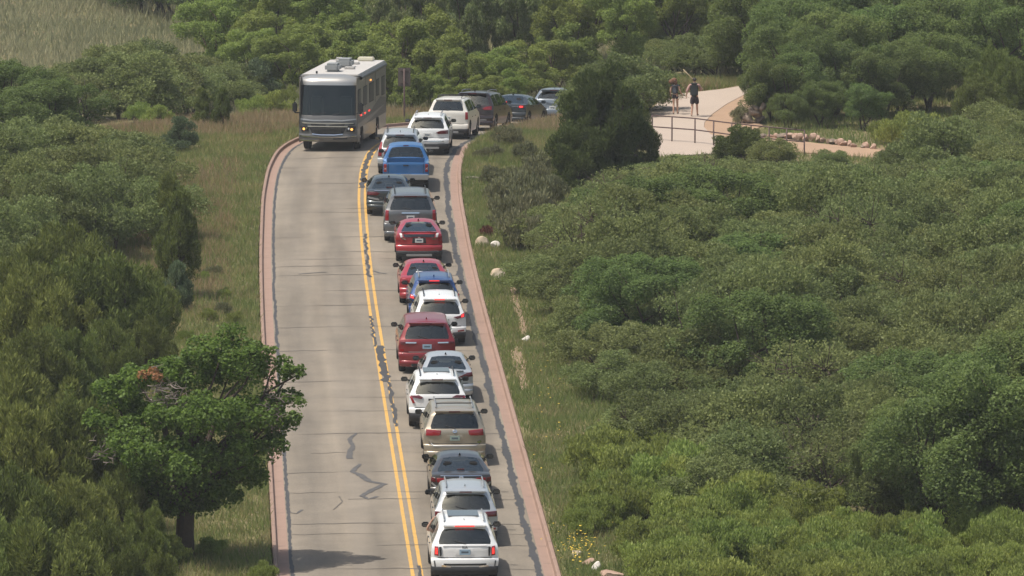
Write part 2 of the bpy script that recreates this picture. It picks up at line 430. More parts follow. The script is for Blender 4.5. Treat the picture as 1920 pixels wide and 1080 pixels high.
def leaf_cloud(rng, C, R, dens, ll, lw, style='leaf', cull=.70, jit=.13, low=.35):
    """C (k,3) clump centres, R (k,3) clump radii; leaves lie in the outer shell of every clump"""
    PP = []; DD = []
    for c, r in zip(C, R):
        area = 4 * math.pi * ((r[0]*r[1])**1.6/3 + (r[0]*r[2])**1.6/3 + (r[1]*r[2])**1.6/3) ** (1/1.6)
        n = max(8, int(area * dens))
        d = rand_dirs(rng, n)
        keep = (d[:, 2] > -.25) | (rng.random(n) < low)
        d = d[keep]
        f = 1 - np.abs(rng.normal(0, jit, len(d))) + rng.normal(0, .04, len(d))
        # ragged outline: a few sprigs stand out
        spr = rng.random(len(d)) < .06
        f = np.where(spr, f + rng.random(len(d)) * .22, f)
        p = c + d * r * np.clip(f, .4, 1.3)[:, None]
        PP.append(p); DD.append(unit(d / r))
    P = np.concatenate(PP); D = np.concatenate(DD)
    keep = np.ones(len(P), bool)
    for c, r in zip(C, R):
        q = ((P - c) / r); keep &= (q * q).sum(1) > cull * cull * .62
    keep &= P[:, 2] > 0.02
    P = P[keep]; D = D[keep]; n = len(P)
    rnd = rand_dirs(rng, n); up = np.array([0, 0, 1.0])
    sz = rng.uniform(.65, 1.35, n)[:, None]
    if style == 'needle':
        t = unit(D * .55 + up * .75 + rnd * .45)
        b = unit(np.cross(t, rand_dirs(rng, n)))
    elif style == 'droop':
        t = unit(D * .25 - up * .8 + rnd * .5)
        b = unit(np.cross(t, unit(D + .6 * rand_dirs(rng, n))))
    elif style == 'spray':
        t = unit(D * .45 + up * .45 + rnd * .75)
        b = unit(np.cross(t, unit(D * .6 + rand_dirs(rng, n))))
    elif style == 'upright':
        t = unit(D * .3 + up * .9 + rnd * .5)
        b = unit(np.cross(t, unit(D + .7 * rand_dirs(rng, n))))
    else:
        nrm = unit(D * .55 + up * .45 + rnd * .75)
        t = unit(np.cross(nrm, rand_dirs(rng, n))); b = np.cross(nrm, t)
    t = t * ll * .5 * sz; b = b * lw * .5 * sz
    V = np.stack([P - t, P + b, P + t, P - b], 1).reshape(-1, 3)
    F = np.arange(4 * n).reshape(n, 4)
    return V, F
def sub_clumps(rng, C, R, n=6, f=.5, push=.72):
    """every clump breaks into smaller tufts over its upper and outer side"""
    CC = []; RR = []
    for c, r in zip(C, R):
        d = rand_dirs(rng, n); d[:, 2] = np.abs(d[:, 2]) * .9 + .1 * d[:, 2] - .15
        for q in d:
            CC.append(c + q * r * push * rng.uniform(.75, 1.2)); RR.append(r * f * rng.uniform(.65, 1.35))
        CC.append(c); RR.append(r * .7)
    return np.array(CC), np.array(RR)
def tube_np(path, radii, sides=6):
    path = np.asarray(path, float); n = len(path); V = []; F = []
    for i in range(n):
        d = path[min(i + 1, n - 1)] - path[max(i - 1, 0)]; d = d / (np.linalg.norm(d) + 1e-9)
        a = np.cross(d, [0.13, .97, .2]); a /= np.linalg.norm(a) + 1e-9; b = np.cross(d, a)
        for k in range(sides):
            an = 2 * math.pi * k / sides
            V.append(path[i] + radii[i] * (math.cos(an) * a + math.sin(an) * b))
    for i in range(n - 1):
        for k in range(sides):
            k2 = (k + 1) % sides
            F.append((i*sides + k, i*sides + k2, (i+1)*sides + k2, (i+1)*sides + k))
    V.append(path[-1]); top = len(V) - 1
    for k in range(sides): F.append(((n-1)*sides + k, (n-1)*sides + (k+1) % sides, top, top))
    return V, F
def merge(parts):
    V = []; F = []
    for v, f in parts:
        o = len(V); V += [tuple(p) for p in v]; F += [tuple(i + o for i in dict.fromkeys(q)) for q in f]
    return V, F
def limb(rng, a, b, r0, r1, bend=.12, n=5):
    a = np.asarray(a, float); b = np.asarray(b, float); L = np.linalg.norm(b - a)
    ts = np.linspace(0, 1, n); off = rng.normal(0, bend * L, 3)
    pts = [a + (b - a) * t + off * math.sin(math.pi * t) * .6 + rng.normal(0, .02 * L, 3) * (0 < t < 1) for t in ts]
    return tube_np(pts, [r0 + (r1 - r0) * t for t in ts], 6)
class Proto:
    def __init__(s, crown, trunk, h, extra=()): s.crown = crown; s.trunk = trunk; s.h = h; s.extra = extra; s.used = False
PROTOS = {}
def data_mesh(name, V, F, mat, np_=True):
    o = (mesh_np if np_ else mesh_py)(name, V, F, mat)
    me = o.data; bpy.data.objects.remove(o); return me
def make_shrub(key, seed, mat, h, rad, nclump, cr, dens, ll, lw, style='leaf', stems=4, base=.0, shape='dome', stemr=.05, zs=1.0, low=.35, dead=0, jit=.24, nsub=6, skirt=0):
    rng = np.random.default_rng(seed)
    C = []; R = []
    for i in range(nclump):
        for _ in range(60):
            if shape == 'dome':
                d = rand_dirs(rng, 1)[0]; d[2] = abs(d[2]); f = rng.uniform(.35, 1) ** .6
                p = np.array([d[0] * rad * f, d[1] * rad * f, base + (h - base) * (.22 + .62 * d[2] * f)])
            elif shape == 'cone':
                t = rng.random() ** .8; a = rng.random() * 6.283; rr = rad * (1 - t) ** .65 * math.sqrt(rng.uniform(.25, 1))
                p = np.array([math.cos(a) * rr, math.sin(a) * rr, base + .12 * h + t * (h - base) * .78])
            elif shape == 'egg':
                d = rand_dirs(rng, 1)[0]; f = rng.uniform(.3, 1) ** .5
                p = np.array([d[0] * rad * f, d[1] * rad * f, base + (h - base) * (.5 + .40 * d[2] * f)])
            r = cr * rng.uniform(.7, 1.3)
            if all(np.linalg.norm(p - c) > .55 * r for c in C): break
        C.append(p); R.append(np.array([r, r * rng.uniform(.85, 1.15), r * zs]))
    for i in range(skirt):      # low boughs that sweep the ground
        a = 6.283 * i / skirt + rng.uniform(-.2, .2); C.append(np.array([math.cos(a) * rad * .82, math.sin(a) * rad * .82, h * .12])); R.append(np.array([cr, cr, cr * 1.1]))
    C = np.array(C); R = np.array(R)
    top = (C[:, 2] + R[:, 2]).max(); k = h / top
    C[:, 2] *= k
    C2, R2 = sub_clumps(rng, C, R, nsub, .44, .80)
    V, F = leaf_cloud(rng, C2, R2, dens, ll, lw, style, low=low, jit=jit, cull=.62)
    parts = []
    idx = rng.permutation(len(C))
    if stems == 1:
        hub = np.array([0, 0, max(base * .9, h * .28)])
        parts.append(limb(rng, (0, 0, -.15), hub, stemr, stemr * .72, .04))
        for j in idx[:9]: parts.append(limb(rng, hub, C[j] + (0, 0, R[j][2] * .5), stemr * .5, stemr * .1, .1))
    else:
        for s in range(stems):
            a = rng.random() * 6.283; b0 = np.array([math.cos(a), math.sin(a), 0]) * rad * .16
            mid = C[idx[s % len(C)]] * np.array([.5, .5, .55])
            parts.append(limb(rng, b0 - (0, 0, .12), mid, stemr, stemr * .7, .08))
            for j in idx[s::stems][:4]: parts.append(limb(rng, mid, C[j] + (0, 0, R[j][2] * .75), stemr * .55, stemr * .12, .12))
    for s in range(dead):      # bare grey twigs that poke out of the leaves
        j = idx[(s * 3) % len(C)]; dd = rand_dirs(rng, 1)[0]; dd[2] = abs(dd[2])
        for q in range(5): parts.append(limb(rng, C[j], C[j] + unit((dd + .5 * rand_dirs(rng, 1)[0])[None])[0] * R[j][0] * 1.25, .02, .006, .1, 4))
    TV, TF = merge(parts)
    PROTOS[key] = Proto(data_mesh('crown', V, F, LM[mat]), data_mesh('trunk', TV, TF, M_BARK, False), h)
    return len(F)
nf = 0
for i in range(4): nf += make_shrub('oak%d' % i, 10 + i, 'oak', 3.0, 1.75, 24, .62, 185, .092, .052, 'spray', 4, dead=3 * (i % 2), nsub=7, jit=.34)
for i in range(2): nf += make_shrub('oaksparse%d' % i, 20 + i, 'oak', 3.2, 1.6, 18, .60, 62, .092, .052, 'spray', 5, dead=14, nsub=6, jit=.38, stemr=.06)
nf += make_shrub('juniperbig0', 43, 'jundark', 4.8, 1.75, 58, .48, 230, .16, .040, 'needle', 1, stemr=.16, shape='dome', zs=1.4, low=.6, nsub=5, skirt=12)
nf += make_shrub('juniperdark0', 44, 'jundark', 4.0, 1.6, 30, .50, 220, .16, .040, 'needle', 1, stemr=.13, shape='dome', zs=1.5, low=.6, nsub=5, skirt=10)
for i in range(3): nf += make_shrub('oakdark%d' % i, 30 + i, 'oakdark', 5.0, 2.3, 26, .85, 150, .092, .062, 'leaf', 3, base=.2, shape='egg', stemr=.1)
for i in range(3): nf += make_shrub('juniper%d' % i, 40 + i, 'juniper', 4.0, 1.6, 30, .50, 190, .17, .040, 'needle', 1, stemr=.13, shape='dome', zs=1.8, low=.6, nsub=5)
for i in range(2): nf += make_shrub('junipercone%d' % i, 45 + i, 'juniper', 4.0, 1.25, 30, .42, 260, .14, .036, 'needle', 1, stemr=.11, shape='cone', zs=1.35, low=.6, nsub=5)
nf += make_shrub('junblue0', 48, 'junblue', 2.0, .72, 20, .30, 380, .11, .03, 'needle', 1, stemr=.06, shape='cone', zs=1.3, low=.6, nsub=5)
for i in range(3): nf += make_shrub('cotton%d' % i, 50 + i, 'cotton', 7.0, 2.7, 34, .80, 125, .115, .08, 'leaf', 1, base=.0, shape='egg', stemr=.16, jit=.3)
for i in range(2): nf += make_shrub('willow%d' % i, 60 + i, 'willow', 7.5, 2.2, 36, .62, 135, .19, .058, 'droop', 1, base=.0, shape='egg', stemr=.16, zs=1.6, jit=.3)
for i in range(3): nf += make_shrub('boxelder%d' % i, 70 + i, 'cotton', 4.0, 1.6, 20, .60, 200, .098, .066, 'leaf', 4, stemr=.06, jit=.3)
for i in range(3): nf += make_shrub('light%d' % i, 80 + i, 'light', 1.7, 1.15, 20, .36, 230, .12, .040, 'upright', 7, stemr=.022, zs=1.2, jit=.26, nsub=5)
for i in range(3): nf += make_shrub('sage%d' % i, 90 + i, 'sage', 1.0, .62, 14, .24, 380, .11, .026, 'upright', 6, stemr=.016, zs=1.2, jit=.28, nsub=5)
nf += make_shrub('russet0', 95, 'russet', .55, .42, 12, .2, 400, .09, .03, 'upright', 6, stemr=.012, nsub=4)
print('leaf quads', nf)

def put(key, name, x, y, h, label, group=None, rot=None, wid=1.0, cat=None, parts=('trunk', 'crown'), sink=.05):
    pr = PROTOS[key]
    k = h / pr.h
    root = empty(name, (x, y, gz(x, y) - sink), (0, 0, random.uniform(0, 6.283) if rot is None else rot))
    root.scale = (k * wid, k * wid, k)
    a = link(bpy.data.objects.new(parts[0], pr.trunk), root)
    b = link(bpy.data.objects.new(parts[1], pr.crown), root)
    tag(root, label, cat or ('tree' if h > 3.6 else 'shrub'), group)
    return root
def put_px(key, name, px, py, h, label, group=None, **kw):
    p = at_ground(px, py); return put(key, name, p.x, p.y, h, label, group, **kw)

# ---- the oak thicket right of the road (dense, one beside the other)
def edge_o(y):     # how far right of the road's centre the thicket starts
    return float(np.interp(y, [205, 224, 236, 246, 258, 275, 292, 305, 320], [9.5, 8.2, 7.6, 7.2, 6.2, 6.0, 6.6, 7.2, 9.8]))
pts = []
rr = random.Random(5)
y = 222.0; row = 0
while y < 326:
    step = 2.65
    lo = float(xc(y)) + edge_o(y) + .9; hi = 67.5e-3 * y + 2.2
    x = lo + (row % 2) * step * .5
    while x < hi:
        pts.append((x + rr.uniform(-.75, .75), y + rr.uniform(-.75, .75))); x += step * rr.uniform(.92, 1.12)
    y += 2.6; row += 1
nthick = 0
def view_limit(px): return float(np.interp(px, [960, 1030, 1045, 1100, 1190, 1225, 1335, 1350, 1435, 1450, 1530, 1545, 1700, 1715, 1800], [380, 375, 348, 326, 302, 274, 272, 292, 296, 288, 286, 296, 304, 300, 200]))
for (x, y) in pts:
    if y > 318 and 9 < x < 19.5 and y > 321: continue
    edge = (x - float(xc(y))) - edge_o(y)
    und = .5 + .5 * math.sin(x * .55 + y * .21) * math.cos(x * .23 - y * .33)
    if rr.random() < .07 and edge > 2: continue                       # a gap between crowns
    h = (1.9 + 1.5 * und + rr.uniform(-.4, .7)) * (0.66 if edge < 1.8 else 1.0)
    if y > 305: h *= .8
    px = 960 + x / y * F_PX
    zl = min(at_depth(px + d, view_limit(px + d), y).z for d in (-65, -30, 0, 30, 65)) if 1000 < px < 1760 else 99
    room = zl - gz(x, y)
    if room < .75: continue
    h = min(h, room)
    q = rr.random()
    if q < .10 and h > 1.6:
        put('oaksparse%d' % rr.randrange(2), 'sparse_oak', x, y, h * 1.08, 'thin-leaved oak showing bare grey twigs within the roadside thicket', 'thin-leaved oaks within the thicket', wid=rr.uniform(1.0, 1.2) * 3.0 / h)
    elif q < .15 and h > 1.9 and y < 300:
        put('oakdark%d' % rr.randrange(3), 'dark_oak', x, y, h * 1.15, 'darker, taller-crowned oak standing up out of the roadside thicket', 'dark oaks within the thicket', wid=rr.uniform(.8, .95) * 4.6 / h)
    else:
        put('oak%d' % rr.randrange(4), 'oak_shrub', x, y, h, 'leafy green oak shrub crowded into the thicket beside the road', 'oak shrubs of the roadside thicket', wid=min(1.7, rr.uniform(1.0, 1.25) * 3.0 / h * (.86 if edge < 1.8 else 1)))
    nthick += 1
print('thicket', nthick)
# ---- light green scrub in front of the thicket
rr = random.Random(9)
n = 0
for i in range(165):
    px = rr.uniform(1060, 1935); py = rr.uniform(905, 1150)
    lim = 1040 - max(0, (1330 - px)) * .02
    if px < 1130 and py < 985: continue
    if px > 1480 and py < 960 + (px - 1480) * .17: continue
    if px < 1075 + (py - 1000) * .55: continue
    if py > 1010 and px < 1175 + (py - 1010) * .7: continue
    put_px('light%d' % rr.randrange(3), 'green_scrub_bush', px, py, rr.uniform(.95, 1.75), 'bright yellow-green scrub bush in the patch below the oak thicket', 'bright scrub bushes below the thicket', wid=rr.uniform(.9, 1.3), parts=('stems', 'foliage'))
    n += 1
print('scrub', n)
for px, py, h in ((1150, 900, 1.9), (1205, 930, 2.0), (1265, 950, 2.1), (1240, 890, 1.9), (1330, 960, 1.9), (1180, 960, 1.5), (1400, 985, 1.8), (1440, 950, 1.9)):
    put_px('light%d' % rr.randrange(3), 'tall_scrub_bush', px, py, h, 'tall green scrub bush at the roadside foot of the oak thicket', 'tall scrub bushes at the foot of the thicket', wid=1.2, parts=('stems', 'foliage'))
for px, py, h in ((1790, 1015, 4.6), (1895, 1010, 5.4), (1850, 930, 4.6), (1710, 960, 3.6), (1935, 900, 5.0), (1660, 985, 2.8)):
    put_px('oakdark%d' % rr.randrange(3), 'tall_oak', px, py, h, 'tall dark oak rising behind the bright scrub bushes', 'tall dark oaks behind the scrub')
# ---- big juniper and its neighbours beside the bend
put_px('juniperbig0', 'juniper_tree', 1128, 348, 5.4, 'big dark juniper standing beside the concrete path and the bend', wid=.92, rot=2.2)
put_px('juniperdark0', 'juniper_tree', 1180, 330, 3.5, 'lower dark juniper leaning against the big juniper by the path railing', wid=.85)
put_px('juniperdark0', 'juniper_tree', 1085, 356, 3.0, 'short dark juniper at the road side foot of the big juniper', wid=1.0)
put_px('juniperdark0', 'juniper_bush', 1388, 306, 1.75, 'squat dark green juniper bush growing in front of the pipe railing', wid=1.75, rot=2.0)
put_px('oak2', 'oak_shrub', 1450, 318, 1.5, 'low oak shrub beside the squat juniper below the railing', wid=1.3)
put_px('oak1', 'oak_shrub', 1560, 325, 1.1, 'small dark oak shrub under the stone-lined trail', wid=1.3)
# ---- sage and rabbitbrush on the right verge
rr = random.Random(21)
for px, py, h in ((975, 470, 1.7), (1000, 440, 1.9), (955, 430, 1.6), (1010, 470, 1.5), (990, 400, 1.9), (945, 395, 1.5), (960, 365, 1.3), (1000, 365, 1.6), (1030, 385, 1.4), (925, 345, .9)):
    put_px('sage%d' % rr.randrange(3), 'sagebrush', px, py, h, 'grey-green sagebrush on the bank between the kerb and the junipers', 'sagebrush on the bank', parts=('stems', 'foliage'), wid=.85)
for px, py, h in ((960, 275, 1.05), (945, 268, .9), (905, 300, .6), (925, 298, .7), (985, 300, .9), (1010, 330, 1.1)):
    put_px('sage%d' % rr.randrange(3), 'low_sagebrush', px, py, h, 'low sagebrush among the long grass on the inside of the bend', 'low sagebrush inside the bend', parts=('stems', 'foliage'))
put_px('russet0', 'russet_bush', 912, 443, .5, 'small russet-brown dried bush beside the pair of pale rocks', parts=('stems', 'foliage'), wid=1.1)

# ---- left side
fam = 'oak shrubs left of the meadow strip'
rr = random.Random(33)
for px, py, h in ((20, 540, 3.6), (75, 500, 3.6), (140, 490, 3.7), (205, 470, 3.5), (240, 440, 3.2), (262, 400, 2.9), (30, 430, 3.2), (100, 420, 3.2), (170, 410, 3.2), (220, 385, 3.0),
                  (245, 352, 2.4), (10, 370, 3.0), (65, 350, 3.0), (125, 345, 2.8), (180, 345, 2.6), (215, 335, 2.0), (10, 600, 3.2), (285, 450, 2.4)):
    put_px('oak%d' % rr.randrange(4), 'oak_shrub', px, py, h, 'grey-green oak shrub in the stand left of the grass verge', fam, wid=rr.uniform(1.0, 1.2) * 3.0 / h)
for px, py, h in ((20, 300, 3.2), (75, 285, 3.3), (125, 270, 2.9), (5, 250, 3.4), (60, 245, 3.0)):
    put_px('oakdark%d' % rr.randrange(3), 'oak_tree', px, py, h, 'dark oak with bare branches beside the dead grey limb', 'dark oaks beside the dead limb', wid=1.25)
for px, py, h, w in ((120, 225, 2.6, 1.4), (175, 222, 3.2, 1.3), (240, 220, 3.4, 1.35), (300, 216, 3.1, 1.3), (345, 210, 2.6, 1.3), (205, 200, 3.4, 1.2), (275, 190, 3.2, 1.2), (420, 205, 2.5, 1.2), (370, 195, 2.7, 1.2), (455, 195, 2.2, 1.2)):
    put_px('oak%d' % rr.randrange(4), 'round_oak_shrub', px, py, h, 'rounded oak shrub of the dark clump between grass verge and pale meadow', 'rounded oak clump before the meadow', wid=w)
put_px('junipercone0', 'juniper_tree', 333, 560, 4.1, 'slender dark juniper with a straight edge beside the grass verge', wid=.75)
put_px('junipercone1', 'juniper_tree', 318, 470, 3.2, 'dark pointed juniper half hidden behind the slender one', wid=.75)
put_px('junblue0', 'blue_juniper', 330, 582, 1.9, 'young blue-grey juniper at the foot of the slender dark juniper', wid=.85)
put_px('junblue0', 'blue_juniper', 340, 284, 1.62, 'small conical blue-green juniper alone on the grass verge', wid=1.15)
put_px('junipercone1', 'juniper_bush', 380, 240, 2.05, 'dark olive juniper bush at the back of the grass verge', wid=.9)
put_px('junipercone0', 'juniper_bush', 418, 240, 1.9, 'dark olive juniper bush with a frayed top near the motorhome', wid=.85)
put_px('junblue0', 'blue_juniper', 482, 192, 2.3, 'tall blue-grey juniper beyond the motorhome among green bushes', wid=1.3)
for px, py, h in ((505, 214, 1.5), (535, 205, 1.4), (475, 215, 1.2), (300, 232, 1.0), (255, 230, 1.1)):
    put_px('light%d' % rr.randrange(3), 'yellow_green_bush', px, py, h, 'yellow-green bush along the back of the grass verge', 'yellow-green bushes behind the verge', parts=('stems', 'foliage'))
JL = 'junipers of the dense olive stand'
for px, py, h, w in ((190, 720, 4.6, 1.0), (95, 730, 4.4, 1.0), (30, 690, 4.6, 1.0), (250, 690, 3.7, .9), (150, 640, 4.4, 1.0), (275, 730, 2.6, .9), (210, 760, 3.0, .9), (120, 790, 3.2, 1.0), (40, 800, 3.4, 1.0)):
    put_px('juniper%d' % rr.randrange(3), 'juniper_tree', px, py, h, 'olive-green juniper in the dense stand above the leafy roadside tree', JL, wid=w)
for px, py, h, w in ((30, 1020, 4.6, 1.0), (110, 1010, 4.4, 1.0), (170, 960, 3.8, .9), (75, 940, 4.4, 1.0), (20, 900, 4.0, 1.0), (45, 1120, 4.0, .9), (140, 1110, 3.6, .9), (215, 1060, 3.0, .9), (270, 1075, 2.1, .9), (205, 1140, 2.6, .9), (290, 1130, 1.6, 1.0), (90, 1190, 3.6, 1.0), (10, 1200, 3.5, 1.0), (240, 990, 2.8, .8)):
    put_px('juniper%d' % rr.randrange(3), 'tall_juniper', px, py, h, 'feathery green juniper crowding the trunk side of the leafy roadside tree', 'junipers around the leafy tree', wid=w)
put_px('light0', 'roadside_bush', 398, 1046, .7, 'low bright bush beside the trunk of the leafy roadside tree', parts=('stems', 'foliage'))
put_px('light2', 'roadside_bush', 312, 1056, 1.0, 'bright bush half covering the trunk foot of the leafy tree', parts=('stems', 'foliage'))
put_px('light1', 'roadside_bush', 492, 1096, .75, 'small bright bush at the left kerb beside the tree shadow', parts=('stems', 'foliage'))
for px, py, h in ((415, 590, .55), (390, 600, .5), (440, 605, .5), (400, 520, .55), (380, 530, .5), (420, 560, .5), (350, 640, .5), (455, 690, .5)):
    put_px(('sage%d' if h > .5 else 'light%d') % rr.randrange(3), 'verge_sagebrush', px, py, h, 'knee-high grey-green sagebrush on the left grass verge', 'sagebrush on the left verge', parts=('stems', 'foliage'))

# ---- far trees beyond the bend
rr = random.Random(44)
def far(key, name, px, Y, h, label, group, wid=1.0):
    x = (px - 960) / F_PX * Y
    while Y < 400 and abs(x - float(xc(Y))) < 5.0:      # nothing grows on the road
        Y += 3.0; x = (px - 960) / F_PX * Y
    return put(key, name, x, Y, h, label, group, wid=wid)
for px, Y, h, w in ((405, 388, 5.2, 1.0), (455, 396, 6.4, 1), (505, 386, 5.2, 1), (555, 394, 6.2, 1), (610, 388, 5.6, 1), (470, 376, 3.9, 1.1), (545, 374, 4.0, 1.1), (440, 412, 7.5, 1.1), (530, 414, 8, 1.1)):
    far('cotton%d' % rr.randrange(3), 'cottonwood_tree', px, Y, h, 'leafy mid-green cottonwood behind the motorhome and the pale meadow', 'cottonwoods behind the motorhome', w)
for px, Y, h, w in ((640, 398, 6.2, 1), (690, 392, 5.2, 1), (735, 400, 6.4, 1), (785, 394, 5.6, 1), (830, 402, 6.6, 1), (880, 394, 5.4, 1), (925, 402, 6.6, 1), (970, 394, 5.6, 1), (1015, 400, 6.2, 1), (660, 420, 8, 1.2), (730, 424, 8.5, 1.2), (800, 422, 8.5, 1.2), (870, 424, 8.5, 1.2), (940, 422, 8.5, 1.2), (1010, 424, 8.5, 1.2)):
    far('willow%d' % rr.randrange(2), 'willow_tree', px, Y, h, 'tall grey-green willow with hanging sprays behind the bend', 'willows behind the bend', w)
for px, Y, h, w in ((1065, 392, 5.0, 1), (1115, 400, 6.4, 1), (1165, 388, 5.2, 1), (1215, 398, 6.4, 1), (1265, 388, 5.0, 1), (1315, 394, 5.8, 1), (1365, 386, 5.0, 1), (1090, 418, 8, 1.2), (1165, 420, 8, 1.2), (1240, 418, 8, 1.2), (1320, 420, 8, 1.2), (1385, 404, 7, 1.1)):
    far('cotton%d' % rr.randrange(3), 'broadleaf_tree', px, Y, h, 'light green broadleaf tree on the slope above the two walkers', 'light broadleaf trees above the walkers', w)
for px, Y, h, w in ((705, 372, 3.6, 1.0), (745, 376, 4.4, 1.0), (790, 378, 4.8, 1.0), (830, 374, 4.0, 1.0), (870, 372, 3.0, 1.1), (910, 374, 2.8, 1.1), (725, 366, 2.7, 1.0), (770, 365, 2.6, 1.0), (815, 367, 2.4, 1.0), (945, 378, 2.8, 1.1), (985, 380, 3.0, 1.1),
                    (1030, 382, 3.0, 1.1), (1065, 384, 3.6, 1.1), (1010, 372, 2.2, 1.1), (960, 370, 2.0, 1.1), (890, 364, 2.0, 1.1), (925, 366, 1.9, 1.1), (680, 378, 4.0, 1.0), (635, 380, 4.4, 1.0), (600, 378, 4.0, 1.0), (850, 364, 1.9, 1.0)):
    far('boxelder%d' % rr.randrange(3), 'box_elder_bush', px, Y, h, 'bright green leafy bush behind the queue of cars at the bend', 'bright leafy bushes behind the bend', w)
for px, Y, h, w in ((1112, 342, 2.3, 1.1), (1140, 346, 2.9, 1.1), (1172, 345, 3.2, 1.1), (1193, 346, 2.7, 1.1), (1212, 352, 1.7, 1.1), (1262, 362.5, 2.0, 1.3), (1300, 363, 2.2, 1.3), (1345, 362, 2.2, 1.3), (1240, 362, 1.8, 1.3), (1385, 364, 2.6, 1.3)):
    far('oak%d' % rr.randrange(4), 'path_side_oak', px, Y, h, 'soft green oak shrub along the far edge of the concrete path', 'oak shrubs along the path', w)
g = 'dark oaks on the right-hand slope'
for px, Y, h, w in ((1650, 342, 3.4, 1), (1700, 344, 3.6, 1), (1752, 346, 3.8, 1), (1625, 338, 2.2, 1), (1545, 339, 2.2, 1), (1482, 338, 1.8, 1), (1455, 341, 3.0, 1), (1510, 342, 3.5, 1), (1560, 344, 3.8, 1), (1612, 343, 3.4, 1), (1480, 347, 4.2, 1), (1585, 349, 4.6, 1), (1430, 360, 5.0, 1), (1490, 352, 4.8, 1), (1540, 356, 5.4, 1), (1465, 372, 6.2, 1), (1530, 376, 6.5, 1), (1600, 360, 5.6, 1), (1650, 352, 4.6, 1), (1590, 378, 6.8, 1), (1660, 372, 6.6, 1), (1710, 358, 5.4, 1), (1770, 352, 5.0, 1), (1730, 376, 6.8, 1), (1800, 368, 6.4, 1),
                    (1840, 356, 5.4, 1), (1900, 350, 5.0, 1), (1870, 374, 6.8, 1), (1935, 366, 6.4, 1), (1420, 390, 7.5, 1), (1500, 396, 8, 1), (1590, 398, 8, 1), (1680, 398, 8, 1), (1770, 398, 8, 1), (1860, 398, 8, 1), (1940, 392, 7.5, 1), (1450, 424, 9, 1.2), (1580, 426, 9, 1.2), (1720, 426, 9, 1.2), (1850, 426, 9, 1.2)):
    far('oakdark%d' % rr.randrange(3), 'hillside_oak', px, Y, h, 'dark green oak on the slope behind the railing and stone-lined trail', g, w)
for px, Y, h, w in ((1835, 362, 5.6, .8), (1870, 345, 3.4, .9), (1840, 338, 2.6, 1.1), (1900, 340, 3.2, .9)):
    far('juniper%d' % rr.randrange(3), 'hillside_juniper', px, Y, h, 'olive-brown juniper among the dark oaks of the slope', 'junipers among the slope oaks', w)
for px, py, h in ((1690, 285, 1.9), (1730, 285, 2.0), (1665, 270, 1.2), (1760, 310, 1.8)):
    put_px('light%d' % rr.randrange(3), 'trail_side_bush', px, py, h, 'bright green bush where the stone-lined trail ends', 'bright bushes at the trail end', parts=('stems', 'foliage'))
for px, py, h in ((1860, 300, 2.6), (1790, 320, 2.4), (1740, 330, 2.2), (1905, 320, 2.6), (1830, 330, 2.4), (1680, 335, 1.6)):
    put_px('oak%d' % rr.randrange(4), 'oak_shrub', px, py, h, 'oak shrub right of the stone-lined trail below the slope', 'oak shrubs right of the trail', wid=1.2)
for px, Y, h, w in ((275, 432, 4, 1.2), (325, 430, 4.5, 1.2), (370, 428, 4.5, 1.2), (225, 437, 4, 1.2), (175, 442, 4, 1.2), (115, 447, 4, 1.2), (345, 440, 5, 1.2), (20, 470, 6, 1.2)):
    far('oakdark%d' % rr.randrange(3), 'meadow_edge_oak', px, Y, h, 'dark oak on the far edge of the pale meadow', 'oaks beyond the pale meadow', w)

